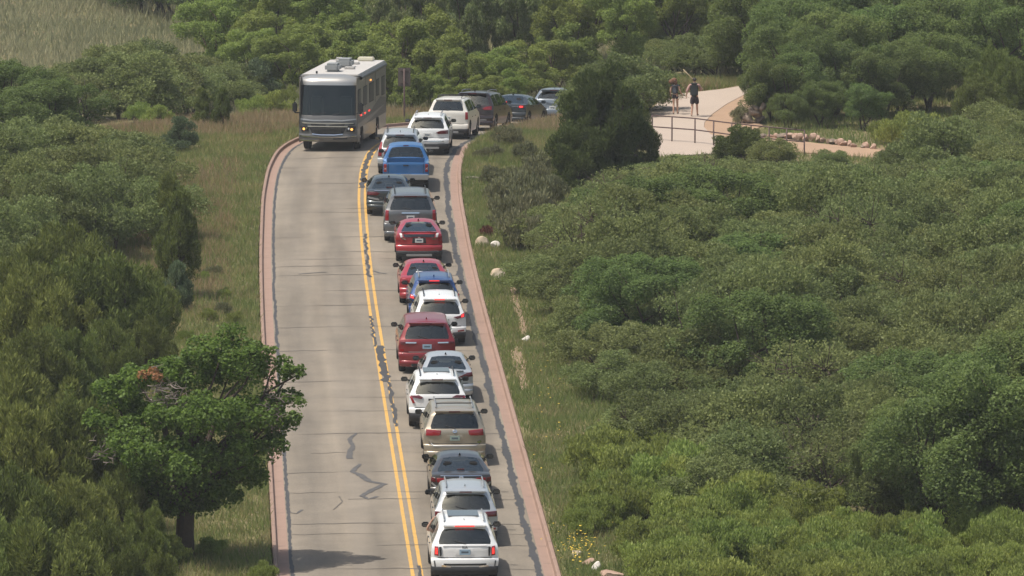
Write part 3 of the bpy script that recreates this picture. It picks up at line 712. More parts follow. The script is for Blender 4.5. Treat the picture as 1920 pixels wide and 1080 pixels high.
# ---- the leafy roadside tree in the left foreground
def roadside_tree():
    rng = np.random.default_rng(77)
    p = at_ground(345, 1046)
    root = empty('leafy_roadside_tree', (p.x, p.y, p.z - .05))
    tag(root, 'rounded fresh-green tree with dark trunk, grey dead twigs and a rust patch', 'tree')
    K = 65.7
    def w(px, py, dy=0.0): return np.array([(px - 345) / K, dy, (1046 - py) / K * 1.008 + dy * .13])
    spec = [(470, 690, 56, -.2), (425, 665, 50, .5), (515, 700, 46, .3), (385, 690, 46, 1.0), (545, 745, 30, .0), (505, 770, 56, -.5), (440, 760, 66, -1.3), (370, 760, 60, -1.4), (310, 760, 56, -.9),
            (255, 720, 46, .3), (215, 750, 48, .2), (190, 790, 34, .0), (235, 810, 56, -.5), (300, 830, 62, -1.4), (380, 840, 66, -1.7), (455, 835, 60, -1.4), (510, 830, 44, -.5), (520, 800, 34, .2),
            (210, 850, 34, .0), (270, 880, 46, -.6), (345, 890, 54, -1.0), (420, 895, 46, -.9), (470, 880, 36, -.4), (400, 930, 28, -.3), (320, 930, 30, -.2), (430, 720, 60, .9), (330, 720, 54, .9), (350, 800, 80, .6), (450, 800, 80, .8), (270, 800, 66, 1.0), (400, 870, 60, .9), (300, 700, 34, .0), (495, 655, 24, .0), (556, 700, 20, .1), (562, 688, 14, 0), (330, 942, 34, -.3), (375, 945, 34, -.2), (285, 925, 40, -.3), (245, 895, 40, -.2), (425, 925, 34, -.3), (455, 900, 40, .2), (300, 950, 26, .3), (345, 955, 30, .45), (312, 962, 22, .3), (388, 958, 26, .4)]
    C = np.array([w(a, b, d) for a, b, r, d in spec]); R = np.array([[r / K * .92, r / K * .92, r / K * .84] for a, b, r, d in spec])
    C3, R3 = sub_clumps(rng, C, R, 8, .40, .92)
    V, F = leaf_cloud(rng, C3, R3, 200, .105, .07, 'leaf', jit=.25, cull=.6)
    mesh_np('crown', V, F, LM['fresh'], root)
    parts = [tube_np([(0, 0, -.2), (0, 0, .1), (.03, 0, .8), (.06, 0, 1.5), (.1, 0, 2.1)], [.40, .31, .26, .25, .2], 12)]
    hub = np.array([.08, 0, 1.75])
    for j in range(len(C)):
        parts.append(limb(rng, hub + rng.normal(0, .08, 3), C[j] + rng.normal(0, .1, 3), .10, .018, .1, 6))
    TV, TF = merge(parts); mesh_py('trunk', TV, TF, M_BARK, root)
    tw = []
    for (a, b, d, n, L) in ((322, 735, -.9, 46, .75), (300, 715, -.6, 20, .5), (520, 765, -.5, 20, .7), (200, 838, -.6, 14, .5), (525, 735, -.3, 14, .5)):
        for q in range(n):
            o = w(a, b, d) + rng.normal(0, .22, 3); dd = rand_dirs(rng, 1)[0]; dd[1] = -abs(dd[1]); dd[2] = abs(dd[2]) * .6
            e = o + dd * L * rng.uniform(.5, 1); tw.append(limb(rng, o, e, .018, .006, .12, 4))
            tw.append(limb(rng, (o + e) / 2, (o + e) / 2 + rand_dirs(rng, 1)[0] * L * .4, .01, .005, .1, 3))
    TV, TF = merge(tw); tag(mesh_py('dead_twigs', TV, TF, M_DEAD, root), kind='stuff')
    C2 = np.array([w(272, 690, -.6), w(290, 684, -.5), w(300, 692, -.7)]); R2 = np.full((3, 3), .17)
    V, F = leaf_cloud(rng, C2, R2, 420, .10, .05, 'leaf', jit=.3); mesh_np('dead_leaves', V, F, LM['rust'], root)
roadside_tree()
# ---- dead limb on the left
def dead_limb():
    rng = np.random.default_rng(3)
    p = at_ground(150, 238); root_p = np.array([p.x, p.y, p.z - .1])
    parts = []
    def q(px, py, d=0.0):
        v = at_depth(px, py, p.y + d); return np.array([v.x, v.y, v.z])
    def br(pl, r0, r1): parts.append(tube_np([q(*a) for a in pl], list(np.linspace(r0, r1, len(pl))), 7))
    br([(148, 250), (152, 232), (165, 222), (185, 212), (207, 198)], .10, .045)
    br([(152, 232), (166, 218), (172, 205), (180, 190), (196, 186)], .05, .012)
    br([(172, 205), (176, 192), (172, 180)], .03, .01); br([(165, 222), (170, 238), (180, 232)], .035, .01)
    br([(185, 212), (192, 220), (206, 224)], .03, .01); br([(180, 190), (190, 178), (204, 176)], .022, .008)
    br([(152, 232), (146, 210), (150, 190), (142, 168)], .05, .012); br([(150, 190), (160, 172), (158, 150)], .03, .008)
    V, F = merge(parts); o = mesh_py('dead_branch', V, F, M_DEAD)
    tag(o, 'bare grey dead limb reaching out of the dark oaks', 'branch')
dead_limb()

# ------------------------------------------------------------------ grass
M_GR = grass_mat('verge_grass_blades', (0.175, 0.225, 0.07), (0.255, 0.275, 0.10), (0.37, 0.30, 0.155), .30)
M_GR2 = grass_mat('right_verge_grass_blades', (0.165, 0.220, 0.068), (0.235, 0.27, 0.095), (0.35, 0.30, 0.15), .5)
M_GRT = grass_mat('russet_seed_grass', (0.28, 0.205, 0.11), (0.37, 0.265, 0.155), (0.44, 0.34, 0.21), .4)
M_GRM = grass_mat('pale_meadow_grass', (0.25, 0.26, 0.145), (0.335, 0.325, 0.19), (0.41, 0.37, 0.225), .12)
def blades(name, X, Y, h, w, mat, label, lean=.9, seed=1):
    rng = np.random.default_rng(seed); n = len(X)
    Z = ground_z(X, Y) - .02
    a = rng.random(n) * 6.283; hh = h * rng.uniform(.5, 1.4, n); ww = w * rng.uniform(.6, 1.4, n)
    la = rng.random(n) * 6.283; ll = lean * hh * rng.random(n)
    B = np.stack([X, Y, Z], -1)
    side = np.stack([np.cos(a), np.sin(a) * .5, 0 * a], -1) * ww[:, None] * .5
    tip = B + np.stack([np.cos(la) * ll, np.sin(la) * ll, hh], -1)
    V = np.stack([B - side, B + side, tip], 1).reshape(-1, 3)
    o = mesh_np(name, V, np.arange(3 * n).reshape(n, 3), mat)
    tag(o, label, 'grass', kind='stuff'); return o
rng = np.random.default_rng(12)
def scatter(o0, o1, y0, y1, n, clump=.6):
    """tufted points in road coordinates (offset from the centre line, distance)"""
    k = max(1, n // 14)
    co = rng.uniform(o0, o1, k); cy = rng.uniform(y0, y1, k)
    i = rng.integers(0, k, n); s = .10 + .25 * rng.random(k)
    o = co[i] + rng.normal(0, 1, n) * s[i]; y = cy[i] + rng.normal(0, 1, n) * s[i]
    u = rng.random(n) > clump
    o = np.where(u, rng.uniform(o0, o1, n), o); y = np.where(u, rng.uniform(y0, y1, n), y)
    m = (np.abs(o) > KERB + .04)
    o, y = o[m], y[m]
    return xc(np.clip(y, 120, 400)) + o * np.sqrt(1 + ((xc(y + .5) - xc(y - .5))) ** 2), y
def px_poly(pl, z=None):
    return [at_plane(x, y, z) if z is not None else at_ground(x, y) for x, y in pl]
def in_poly(X, Y, P):
    r = np.zeros(len(X), bool); n = len(P)
    for i in range(n):
        a, b = P[i], P[(i + 1) % n]
        c = ((a.y > Y) != (b.y > Y)) & (X < (b.x - a.x) * (Y - a.y) / (b.y - a.y + 1e-12) + a.x)
        r ^= c
    return r
ZP = -0.58
PLAZA = px_poly([(1150, 300), (1218, 212), (1225, 203), (1238, 190), (1232, 178), (1270, 178), (1316, 173), (1352, 169), (1396, 162), (1450, 155), (1460, 160), (1396, 179), (1362, 197), (1335, 216), (1321, 231), (1320, 240), (1333, 254), (1370, 262), (1380, 285), (1333, 290)], ZP)
APRON = px_poly([(1397, 178.5), (1412, 200), (1402, 222), (1430, 236), (1400, 255), (1372, 263), (1334, 254.5), (1320.5, 240), (1321.5, 231), (1335.5, 216), (1362.5, 197)], ZP)
TRAIL = px_poly([(1372, 263.5), (1400, 256), (1450, 259), (1530, 270), (1620, 279), (1690, 283), (1740, 290), (1740, 303), (1680, 300), (1600, 294), (1545, 289), (1450, 286), (1380, 285.5)], ZP)
FOOT = px_poly([(955, 538), (966, 540), (975, 575), (984, 605), (988, 628), (976, 634), (972, 600), (961, 565)])
FOOT2 = px_poly([(955, 660), (975, 650), (985, 690), (990, 730), (978, 735), (968, 700)])
M_PATH = simple('pale_pink_concrete', (0.40, 0.325, 0.265), 0.85, var=0.07, vscale=.8, spec=.2)
M_DIRT = simple('tan_decomposed_granite', (0.345, 0.235, 0.16), 0.95, var=0.15, vscale=1.3, bump=.2, spec=.1)
M_DIRT2 = simple('bare_tan_soil', (0.28, 0.20, 0.135), 0.95, var=0.22, vscale=2.0, bump=.2, spec=.1)
def slab(name, P, mat, top, thick):
    bm = bmesh.new()
    vs_ = [bm.verts.new((p.x, p.y, (p.z if top is None else 0) + (0.03 if top is None else top))) for p in P]
    f = bm.faces.new(vs_); f.normal_update()
    if f.normal.z < 0: f.normal_flip()
    r = bmesh.ops.extrude_face_region(bm, geom=[f])
    bmesh.ops.translate(bm, verts=[v for v in r['geom'] if isinstance(v, bmesh.types.BMVert)], vec=(0, 0, -thick))
    bmesh.ops.recalc_face_normals(bm, faces=bm.faces)
    bmesh.ops.triangulate(bm, faces=bm.faces)
    return tag(bm_obj(name, bm, mat), kind='structure')
slab('path', PLAZA, M_PATH, ZP + .05, .15)
slab('path_apron', APRON, M_DIRT, ZP + .036, .12)
slab('trail', TRAIL, M_DIRT, ZP + .042, .12)
def soil_strip(P):
    # bare soil follows the ground: fan of small faces 2.5 cm over it, ragged edge
    c = sum(P, Vector()) / len(P); V = []; F = []
    ring = []
    for i in range(len(P)):
        a, b = P[i], P[(i + 1) % len(P)]
        for k in range(6): ring.append(a.lerp(b, k / 6) + Vector((random.uniform(-.12, .12), random.uniform(-.5, .5), 0)))
    half = len(ring) // 2
    for i in range(half):
        a, b = ring[i], ring[-1 - i]
        for t in (0, .5, 1):
            q = a.lerp(b, t); V.append((q.x, q.y, gz(q.x, q.y) + .025))
    for i in range(half - 1):
        for k in range(2): F.append((3*i + k, 3*i + k + 1, 3*i + k + 4, 3*i + k + 3))
    tag(mesh_py('footworn_soil', V, F, M_DIRT2), kind='structure')
soil_strip(FOOT); soil_strip(FOOT2)

def clean(X, Y, keep=.04):
    m = np.ones(len(X), bool)
    for P in (PLAZA, APRON, TRAIL):
        for dx, dy in ((0, 0), (.25, 0), (-.25, 0), (0, .6), (0, -.6)): m &= ~in_poly(X + dx, Y + dy, P)
    for P in (FOOT, FOOT2): m &= ~(in_poly(X, Y, P) & (rng.random(len(X)) > .35))
    return X[m], Y[m]
X, Y = scatter(-13.5, -4.05, 208, 372, 260000); blades('verge_grass', *clean(X, Y), .25, .034, M_GR, 'green and straw grass of the verge left of the road', seed=1)
X, Y = scatter(-13, -5.2, 330, 366, 20000, .8); blades('seed_grass', *clean(X, Y), .42, .035, M_GRT, 'tall russet seeding grass behind the outer kerb of the bend', seed=2)
X, Y = scatter(-9, -5.2, 268, 318, 10000, .94); blades('seed_grass', *clean(X, Y), .36, .03, M_GRT, 'patches of russet seeding grass along the left kerb', seed=5)
X, Y = scatter(4.05, 12, 208, 330, 210000); blades('verge_grass', *clean(X, Y), .22, .034, M_GR2, 'short green grass between the right kerb and the thicket', seed=3)
X, Y = scatter(4.1, 11, 318, 360, 90000, .7); blades('bank_grass', *clean(X, Y), .30, .036, M_GR, 'long grass on the bank inside the bend', seed=4)
X, Y = scatter(4.1, 9, 330, 356, 22000, .8); blades('seed_grass', *clean(X, Y), .40, .036, M_GRT, 'russet seeding grass on top of the bank inside the bend', seed=6)
X, Y = scatter(8, 34, 318, 372, 70000, .5); blades('slope_grass', *clean(X, Y), .30, .04, M_GR2, 'grass around the concrete path and stone-lined trail', seed=7)
n = 150000; Y = rng.uniform(362, 470, n); X = rng.uniform(-52, 14, n)
o = X - xc(np.clip(Y, 120, 400)); m = np.abs(o) > 5
blades('meadow_grass', X[m], Y[m], .55, .09, M_GRM, 'pale dry meadow grass beyond the oaks and willows', seed=8)
# yellow flowers by the near right kerb
M_FLOW = simple('yellow_flower_heads', (0.62, 0.42, 0.04), 0.7)
FV = []; FF = []
for i in range(170):
    px = random.gauss(1085, 22) if i < 130 else random.uniform(1000, 1060); py = random.gauss(1042, 18) if i < 130 else random.uniform(690, 900)
    p = at_ground(px, py); h = random.uniform(.2, .5); s = random.uniform(.02, .045); a = random.random() * 3
    k = len(FV); c = Vector((p.x, p.y, p.z + h))
    for q in range(4): FV.append(c + Vector((math.cos(a + q * 1.571) * s, math.sin(a + q * 1.571) * s, random.uniform(-.01, .02))))
    FF.append((k, k + 1, k + 2, k + 3))
tag(mesh_py('wild_flowers', FV, FF, M_FLOW), 'scattered yellow wildflowers along the right kerb', 'flowers', kind='stuff')

# ------------------------------------------------------------------ boulders and stone edging
def rock_mat(name, a, b, sc=2.5):
    m, nt, bs = new_mat(name)
    tc = nt.nodes.new('ShaderNodeTexCoord'); n1 = nt.nodes.new('ShaderNodeTexNoise'); n1.inputs['Scale'].default_value = sc; n1.inputs['Detail'].default_value = 8
    nt.links.new(tc.outputs['Object'], n1.inputs['Vector'])
    r = ramp_node(nt, [(.32, a), (.68, b)]); nt.links.new(n1.outputs['Fac'], r.inputs[0]); nt.links.new(r.outputs[0], bs.inputs['Base Color'])
    bp = nt.nodes.new('ShaderNodeBump'); bp.inputs['Strength'].default_value = .6; bp.inputs['Distance'].default_value = .05
    nt.links.new(n1.outputs['Fac'], bp.inputs['Height']); nt.links.new(bp.outputs[0], bs.inputs['Normal'])
    bs.inputs['Roughness'].default_value = .95; bs.inputs['Specular IOR Level'].default_value = .15
    return m
MR = {'pale': rock_mat('pale_sandstone', (.40, .30, .20), (.60, .52, .41)), 'pink': rock_mat('pink_sandstone', (.30, .19, .14), (.46, .33, .26)),
      'white': rock_mat('white_limestone', (.50, .46, .40), (.72, .68, .62)), 'orange': rock_mat('orange_sandstone', (.42, .22, .13), (.55, .32, .2)), 'dark': rock_mat('weathered_grey_stone', (.13, .10, .08), (.34, .27, .21))}
def rock_mesh(seed, sx, sy, sz, sub=3):
    rg = random.Random(seed); bm = bmesh.new(); bmesh.ops.create_icosphere(bm, subdivisions=sub, radius=1)
    pl = [(Vector((rg.gauss(0, 1), rg.gauss(0, 1), rg.gauss(0, .8))).normalized(), rg.uniform(.42, .80)) for _ in range(15)]
    for v in bm.verts:
        for n_, d in pl:
            k = v.co.dot(n_)
            if k > d: v.co -= n_ * (k - d)
        v.co += Vector((rg.uniform(-.02, .02), rg.uniform(-.02, .02), rg.uniform(-.02, .02)))
        v.co = Vector((v.co.x * sx, v.co.y * sy, v.co.z * sz))
    return bm
def boulder(px, py, w, h, mk, label, seed, d=None, group=None):
    p = at_ground(px, py); bm = rock_mesh(seed, w / 2 * 1.25, (d or w * .8) / 2 * 1.25, h * .72)
    o = bm_obj('boulder', bm, MR[mk], None, True, 28); o.location = (p.x, p.y, p.z + h * .28); o.rotation_euler = (0, 0, random.Random(seed).uniform(-.5, .5))
    tag(o, label, 'rock', group); return o
boulder(908, 461, .58, .40, 'pale', 'rounded pale rock beside the russet bush, larger of a pair', 1)
boulder(929, 465, .40, .28, 'white', 'smaller whitish rock touching the larger pale one', 2)
boulder(935, 521, .66, .42, 'pale', 'single flat-topped pale rock on the right verge above the worn soil', 3)
boulder(985, 641, .36, .26, 'white', 'small whitish rock at the lower end of the worn soil', 4)
boulder(1083, 1042, .42, .20, 'pale', 'small pale flat rock among yellow flowers by the right kerb', 5)
boulder(1105, 1060, .52, .24, 'pink', 'pinkish rock between the flat pale rock and the white one', 6)
boulder(1119, 1068, .36, .25, 'white', 'bright white rock wedged beside pinkish rocks', 7)
boulder(1143, 1086, .80, .36, 'pink', 'largest pink sandstone rock in the row by the right kerb', 8)
boulder(934, 262, .42, .50, 'orange', 'upright orange sandstone rock on the inside of the bend', 9)
# small log in the grass
p = at_ground(886, 336)
V, F = merge([tube_np([(-.3, 0, .05), (0, .03, .06), (.3, 0, .05)], [.05, .06, .045], 8)])
o = mesh_py('cut_log', V, F, M_DEAD); o.location = p; tag(o, 'short pale stick lying in the grass by the right kerb', 'log')

def stone_row(name, pl, n, mk, label, size, seed, cat='stone wall'):
    rg = random.Random(seed); P = px_poly(pl, ZP)
    root = empty(name, (P[0].x, P[0].y, ZP)); tag(root, label, cat)
    meshes = []
    for i in range(4):
        o = bm_obj('stone', rock_mesh(seed * 7 + i, .5, .4, .42, 2), MR[mk[i % len(mk)]], None, True, 28); meshes.append(o.data); bpy.data.objects.remove(o)
    seg = [(P[i + 1] - P[i]).length for i in range(len(P) - 1)]; tot = sum(seg)
    for k in range(n):
        d = tot * (k + .5) / n; i = 0
        while i < len(seg) - 1 and d > seg[i]: d -= seg[i]; i += 1
        q = P[i].lerp(P[i + 1], d / seg[i])
        s = size * rg.uniform(.7, 1.3)
        o = link(bpy.data.objects.new('stone', rg.choice(meshes)), root)
        o.location = (q.x - P[0].x + rg.uniform(-.08, .08), q.y - P[0].y + rg.uniform(-.15, .15), s * .22 + .02)
        o.scale = (s * 1.15, s, s * .9); o.rotation_euler = (0, 0, rg.uniform(0, 6))
stone_row('stone_edging', [(1425, 258), (1470, 261), (1530, 266), (1585, 275), (1640, 281)], 21, ['pink', 'dark', 'pink'], 'row of pinkish stones edging the far side of the trail', .48, 3)
stone_row('stone_edging', [(1648, 301), (1700, 306)], 7, ['dark', 'pink'], 'short dark row of stones on the near side of the trail', .55, 5)
stone_row('stone_edging', [(1236, 190), (1258, 184)], 4, ['pale', 'pink'], 'low pale stones at the left edge of the path behind the walkers', .42, 8)
p = at_ground(1412, 232)
root = empty('rock_outcrop', (p.x, p.y, p.z)); tag(root, 'mottled grey rock outcrop where the path disappears behind the oaks', 'rock')
rg = random.Random(4)
for i in range(14):
    z = i * .052; s_ = rg.uniform(.20, .36) * (1 - i * .014); dx = rg.uniform(-.42, .42) * (1 - i * .022) + .012 * i
    o = bm_obj('stone', rock_mesh(60 + i, s_ * 1.1, s_ * .9, s_ * .8, 2), MR['dark'], root, True, 18); o.location = (dx, rg.uniform(-.25, .25), .12 + z); o.rotation_euler = (rg.uniform(-.4, .4), rg.uniform(-.4, .4), rg.uniform(0, 6))
put_px('sage1', 'sagebrush', 1392, 232, .9, 'pale sagebrush at the foot of the mottled rock outcrop', parts=('stems', 'foliage'))
put_px('oakdark1', 'oak_shrub', 1440, 226, 2.3, 'dark oak shrub growing over the mottled rock outcrop')

# ------------------------------------------------------------------ pipe railing and the road sign
M_RAIL = simple('dark_brown_steel_pipe', (0.085, 0.05, 0.045), 0.55, .3, var=.2)
def tube_obj(name, path, r, mat, parent=None, sides=8):
    V, F = merge([tube_np([tuple(p) for p in path], [r] * len(path) if not hasattr(r, '__len__') else r, sides)])
    return mesh_py(name, V, F, mat, parent, True)
def railing():
    base = [at_plane(x, y, ZP + .05) for x, y in ((1223, 262), (1303, 268), (1362, 276), (1425, 283), (1508, 291))]
    root = empty('pipe_railing', base[0]); tag(root, 'dark brown two-rail pipe railing along the concrete path', 'railing')
    loc = [b - base[0] for b in base]
    for hh in (1.08, .58): tube_obj('rail', [p + Vector((0, 0, hh)) for p in loc], .030, M_RAIL, root)
    pos = [1223, 1260, 1303, 1338, 1372, 1408, 1442, 1475, 1508]
    for px in pos:
        x = np.interp(px, [1223, 1303, 1362, 1425, 1508], range(5)); i = min(3, int(x)); q = loc[i].lerp(loc[i + 1], x - i)
        tube_obj('post', [q + Vector((0, 0, -.2)), q + Vector((0, 0, 1.08))], .032, M_RAIL, root)
railing()
def road_sign():
    Y = 352.0; x = (757 - 960) / F_PX * Y; z0 = gz(x, Y)
    root = empty('road_sign', (x, Y, z0)); tag(root, 'weathered brown back of a road sign on a post behind the motorhome', 'sign')
    M1 = simple('weathered_brown_sign_back', (0.105, 0.085, 0.07), .75, var=.2, vscale=3)
    b = at_depth(757, 162, Y).z - z0; t = at_depth(757, 127, Y).z - z0
    bm = bmesh.new(); bmesh.ops.create_cube(bm, size=1, matrix=Matrix.Translation((0, 0, (b + t) / 2)) @ Matrix.Diagonal((.58, .03, t - b, 1)))
    bmesh.ops.bevel(bm, geom=bm.edges[:], offset=.012, segments=2, affect='EDGES'); bm_obj('board', bm, M1, root)
    tube_obj('post', [(0, -.045, -.2), (0, -.045, t - .05)], .038, M_RAIL, root)
    for hz in (b + .15, t - .15):
        tube_obj('bracket', [(-.2, -.03, hz), (.2, -.03, hz)], .018, M_RAIL, root, 6)
road_sign()
# ------------------------------------------------------------------ vehicles
def glass_mat(name, tint, ior=1.55, rough=0.015):
    m = bpy.data.materials.new(name); m.use_nodes = True; nt = m.node_tree
    for n in list(nt.nodes): nt.nodes.remove(n)
    t = nt.nodes.new('ShaderNodeBsdfTransparent'); t.inputs[0].default_value = (*tint, 1)
    g = nt.nodes.new('ShaderNodeBsdfGlossy'); g.inputs['Roughness'].default_value = rough; g.inputs[0].default_value = (.92, 1, .97, 1)
    f = nt.nodes.new('ShaderNodeFresnel'); f.inputs[0].default_value = ior
    mx = nt.nodes.new('ShaderNodeMixShader'); o = nt.nodes.new('ShaderNodeOutputMaterial')
    nt.links.new(f.outputs[0], mx.inputs[0]); nt.links.new(t.outputs[0], mx.inputs[1]); nt.links.new(g.outputs[0], mx.inputs[2]); nt.links.new(mx.outputs[0], o.inputs[0])
    return m
G_SED = glass_mat('green_tinted_glass', (.60, .70, .65), 2.3)
G_SUV = glass_mat('dark_privacy_glass', (.36, .42, .39), 1.9)
G_RV = glass_mat('motorhome_windscreen_glass', (.30, .40, .36), 1.62)
def paint(name, col, metal=.0, rough=.32): return simple(name, col, rough, metal, .55, spec=.5)
PM = {'white': paint('white_car_paint', (.74, .74, .73)), 'cream': paint('ivory_car_paint', (.66, .63, .57)), 'silver': paint('silver_car_paint', (.46, .48, .49), .45, .36),
      'grey': paint('gunmetal_car_paint', (.13, .135, .14), .35), 'taupe': paint('taupe_grey_car_paint', (.060, .056, .054), .35), 'tan': paint('tan_car_paint', (.37, .32, .245), .45, .36),
      'red': paint('red_car_paint', (.34, .022, .03), .1), 'deepred': paint('deep_red_car_paint', (.21, .016, .02), .15), 'blue': paint('bright_blue_car_paint', (.03, .125, .31), .15),
      'navy': paint('navy_blue_car_paint', (.02, .06, .19), .2), 'steel': paint('steel_grey_car_paint', (.20, .23, .26), .4), 'maroon': paint('dark_maroon_car_paint', (.036, .024, .025), .25), 'slate': paint('slate_car_paint', (.040, .046, .050), .3), 'green': paint('dark_grey_green_car_paint', (.045, .052, .052), .35)}
M_BLK = simple('black_trim_plastic', (.022, .022, .024), .6, var=.2, spec=.35)
M_TYRE = simple('tyre_rubber', (.022, .021, .021), .85, var=.25, spec=.25)
M_RIM = simple('alloy_rim', (.42, .42, .43), .35, .8)
M_CHR = simple('chrome_trim', (.75, .75, .76), .12, 1.0)
M_INT = simple('dark_cabin_cloth', (.045, .042, .040), .9, var=.2, spec=.1)
M_INT2 = simple('beige_cabin_cloth', (.17, .15, .125), .9, var=.2, spec=.1)
M_RED = simple('red_lamp_lens', (.26, .012, .018), .18, 0, .8)
M_REDL = simple('lit_red_lamp', (.5, .02, .02), .2, 0, .5, (1, .05, .04), 1.0)
M_REDD = simple('dark_red_lamp_lens', (.11, .010, .014), .18, 0, .8)
M_CLR = simple('clear_lamp_lens', (.62, .60, .58), .15, 0, .8)
M_AMB = simple('lit_amber_lamp', (.9, .45, .1), .3, 0, .3, (1, .42, .10), 1.5)
M_PLATE = {'white': simple('white_number_plate', (.58, .58, .56), .5, var=.12, vscale=14), 'blue': simple('pale_blue_number_plate', (.30, .42, .52), .5, var=.25, vscale=10), 'green': simple('green_and_white_number_plate', (.28, .36, .31), .5, var=.4, vscale=12)}
M_PFR = simple('number_plate_text', (.10, .13, .16), .6)

def box_bm(bm, c, s, bev=0.0, rot=None):
    m = Matrix.Translation(c) @ (rot.to_matrix().to_4x4() if rot else Matrix.Identity(4)) @ Matrix.Diagonal((*s, 1))
    r = bmesh.ops.create_cube(bm, size=1, matrix=m)
    if bev > 0:
        ed = {e for v in r['verts'] for e in v.link_edges}
        bmesh.ops.bevel(bm, geom=list(ed), offset=bev, segments=2, affect='EDGES')
def box(name, c, s, mat, parent, bev=0.02, rot=None, smooth=True):
    bm = bmesh.new(); box_bm(bm, c, s, bev, rot); return bm_obj(name, bm, mat, parent, smooth, 35)
def lathe_x(name, prof, cx, mat, parent, seg=24):
    """prof: list of (x, r); axis = local X"""
    V = []; F = []; n = len(prof)
    for k in range(seg):
        a = 2 * math.pi * k / seg
        for x, r in prof: V.append((cx[0] + x, cx[1] + r * math.cos(a), cx[2] + r * math.sin(a)))
    for k in range(seg):
        k2 = (k + 1) % seg
        for i in range(n - 1): F.append((k*n + i, k*n + i + 1, k2*n + i + 1, k2*n + i))
    return mesh_py(name, V, F, mat, parent, True)
WHEEL_CACHE = {}
def wheel(parent, x, y, R, w, side):
    key = (round(R, 3), round(w, 3), side)
    if key not in WHEEL_CACHE:
        h = w / 2
        t = lathe_x('wheel', [(-h * .8, R * .62), (-h, R * .72), (-h, R * .93), (-h * .82, R), (h * .82, R), (h, R * .93), (h, R * .72), (h * .8, R * .62)], (0, 0, 0), M_TYRE, None, 26)
        bm = bmesh.new()
        for k in range(5):
            a = k * 2 * math.pi / 5
            box_bm(bm, (side * h * .72, math.cos(a) * R * .36, math.sin(a) * R * .36), (.03, .075, R * .52), .0, Euler((a - math.pi / 2, 0, 0)))
        r = bmesh.ops.create_cone(bm, cap_ends=True, segments=20, radius1=R * .64, radius2=R * .64, depth=.02, matrix=Matrix.Translation((side * h * .45, 0, 0)) @ Matrix.Rotation(math.pi / 2, 4, 'Y'))
        bmesh.ops.create_cone(bm, cap_ends=True, segments=12, radius1=R * .15, radius2=R * .12, depth=.05, matrix=Matrix.Translation((side * h * .74, 0, 0)) @ Matrix.Rotation(math.pi / 2, 4, 'Y'))
        rm = bm_obj('rim', bm, M_RIM)
        WHEEL_CACHE[key] = (t.data, rm.data); bpy.data.objects.remove(t); bpy.data.objects.remove(rm)
    a, b = WHEEL_CACHE[key]
    o = link(bpy.data.objects.new('wheel', a), parent); o.location = (x, y, R)
    link(bpy.data.objects.new('rim', b), o)
    return o

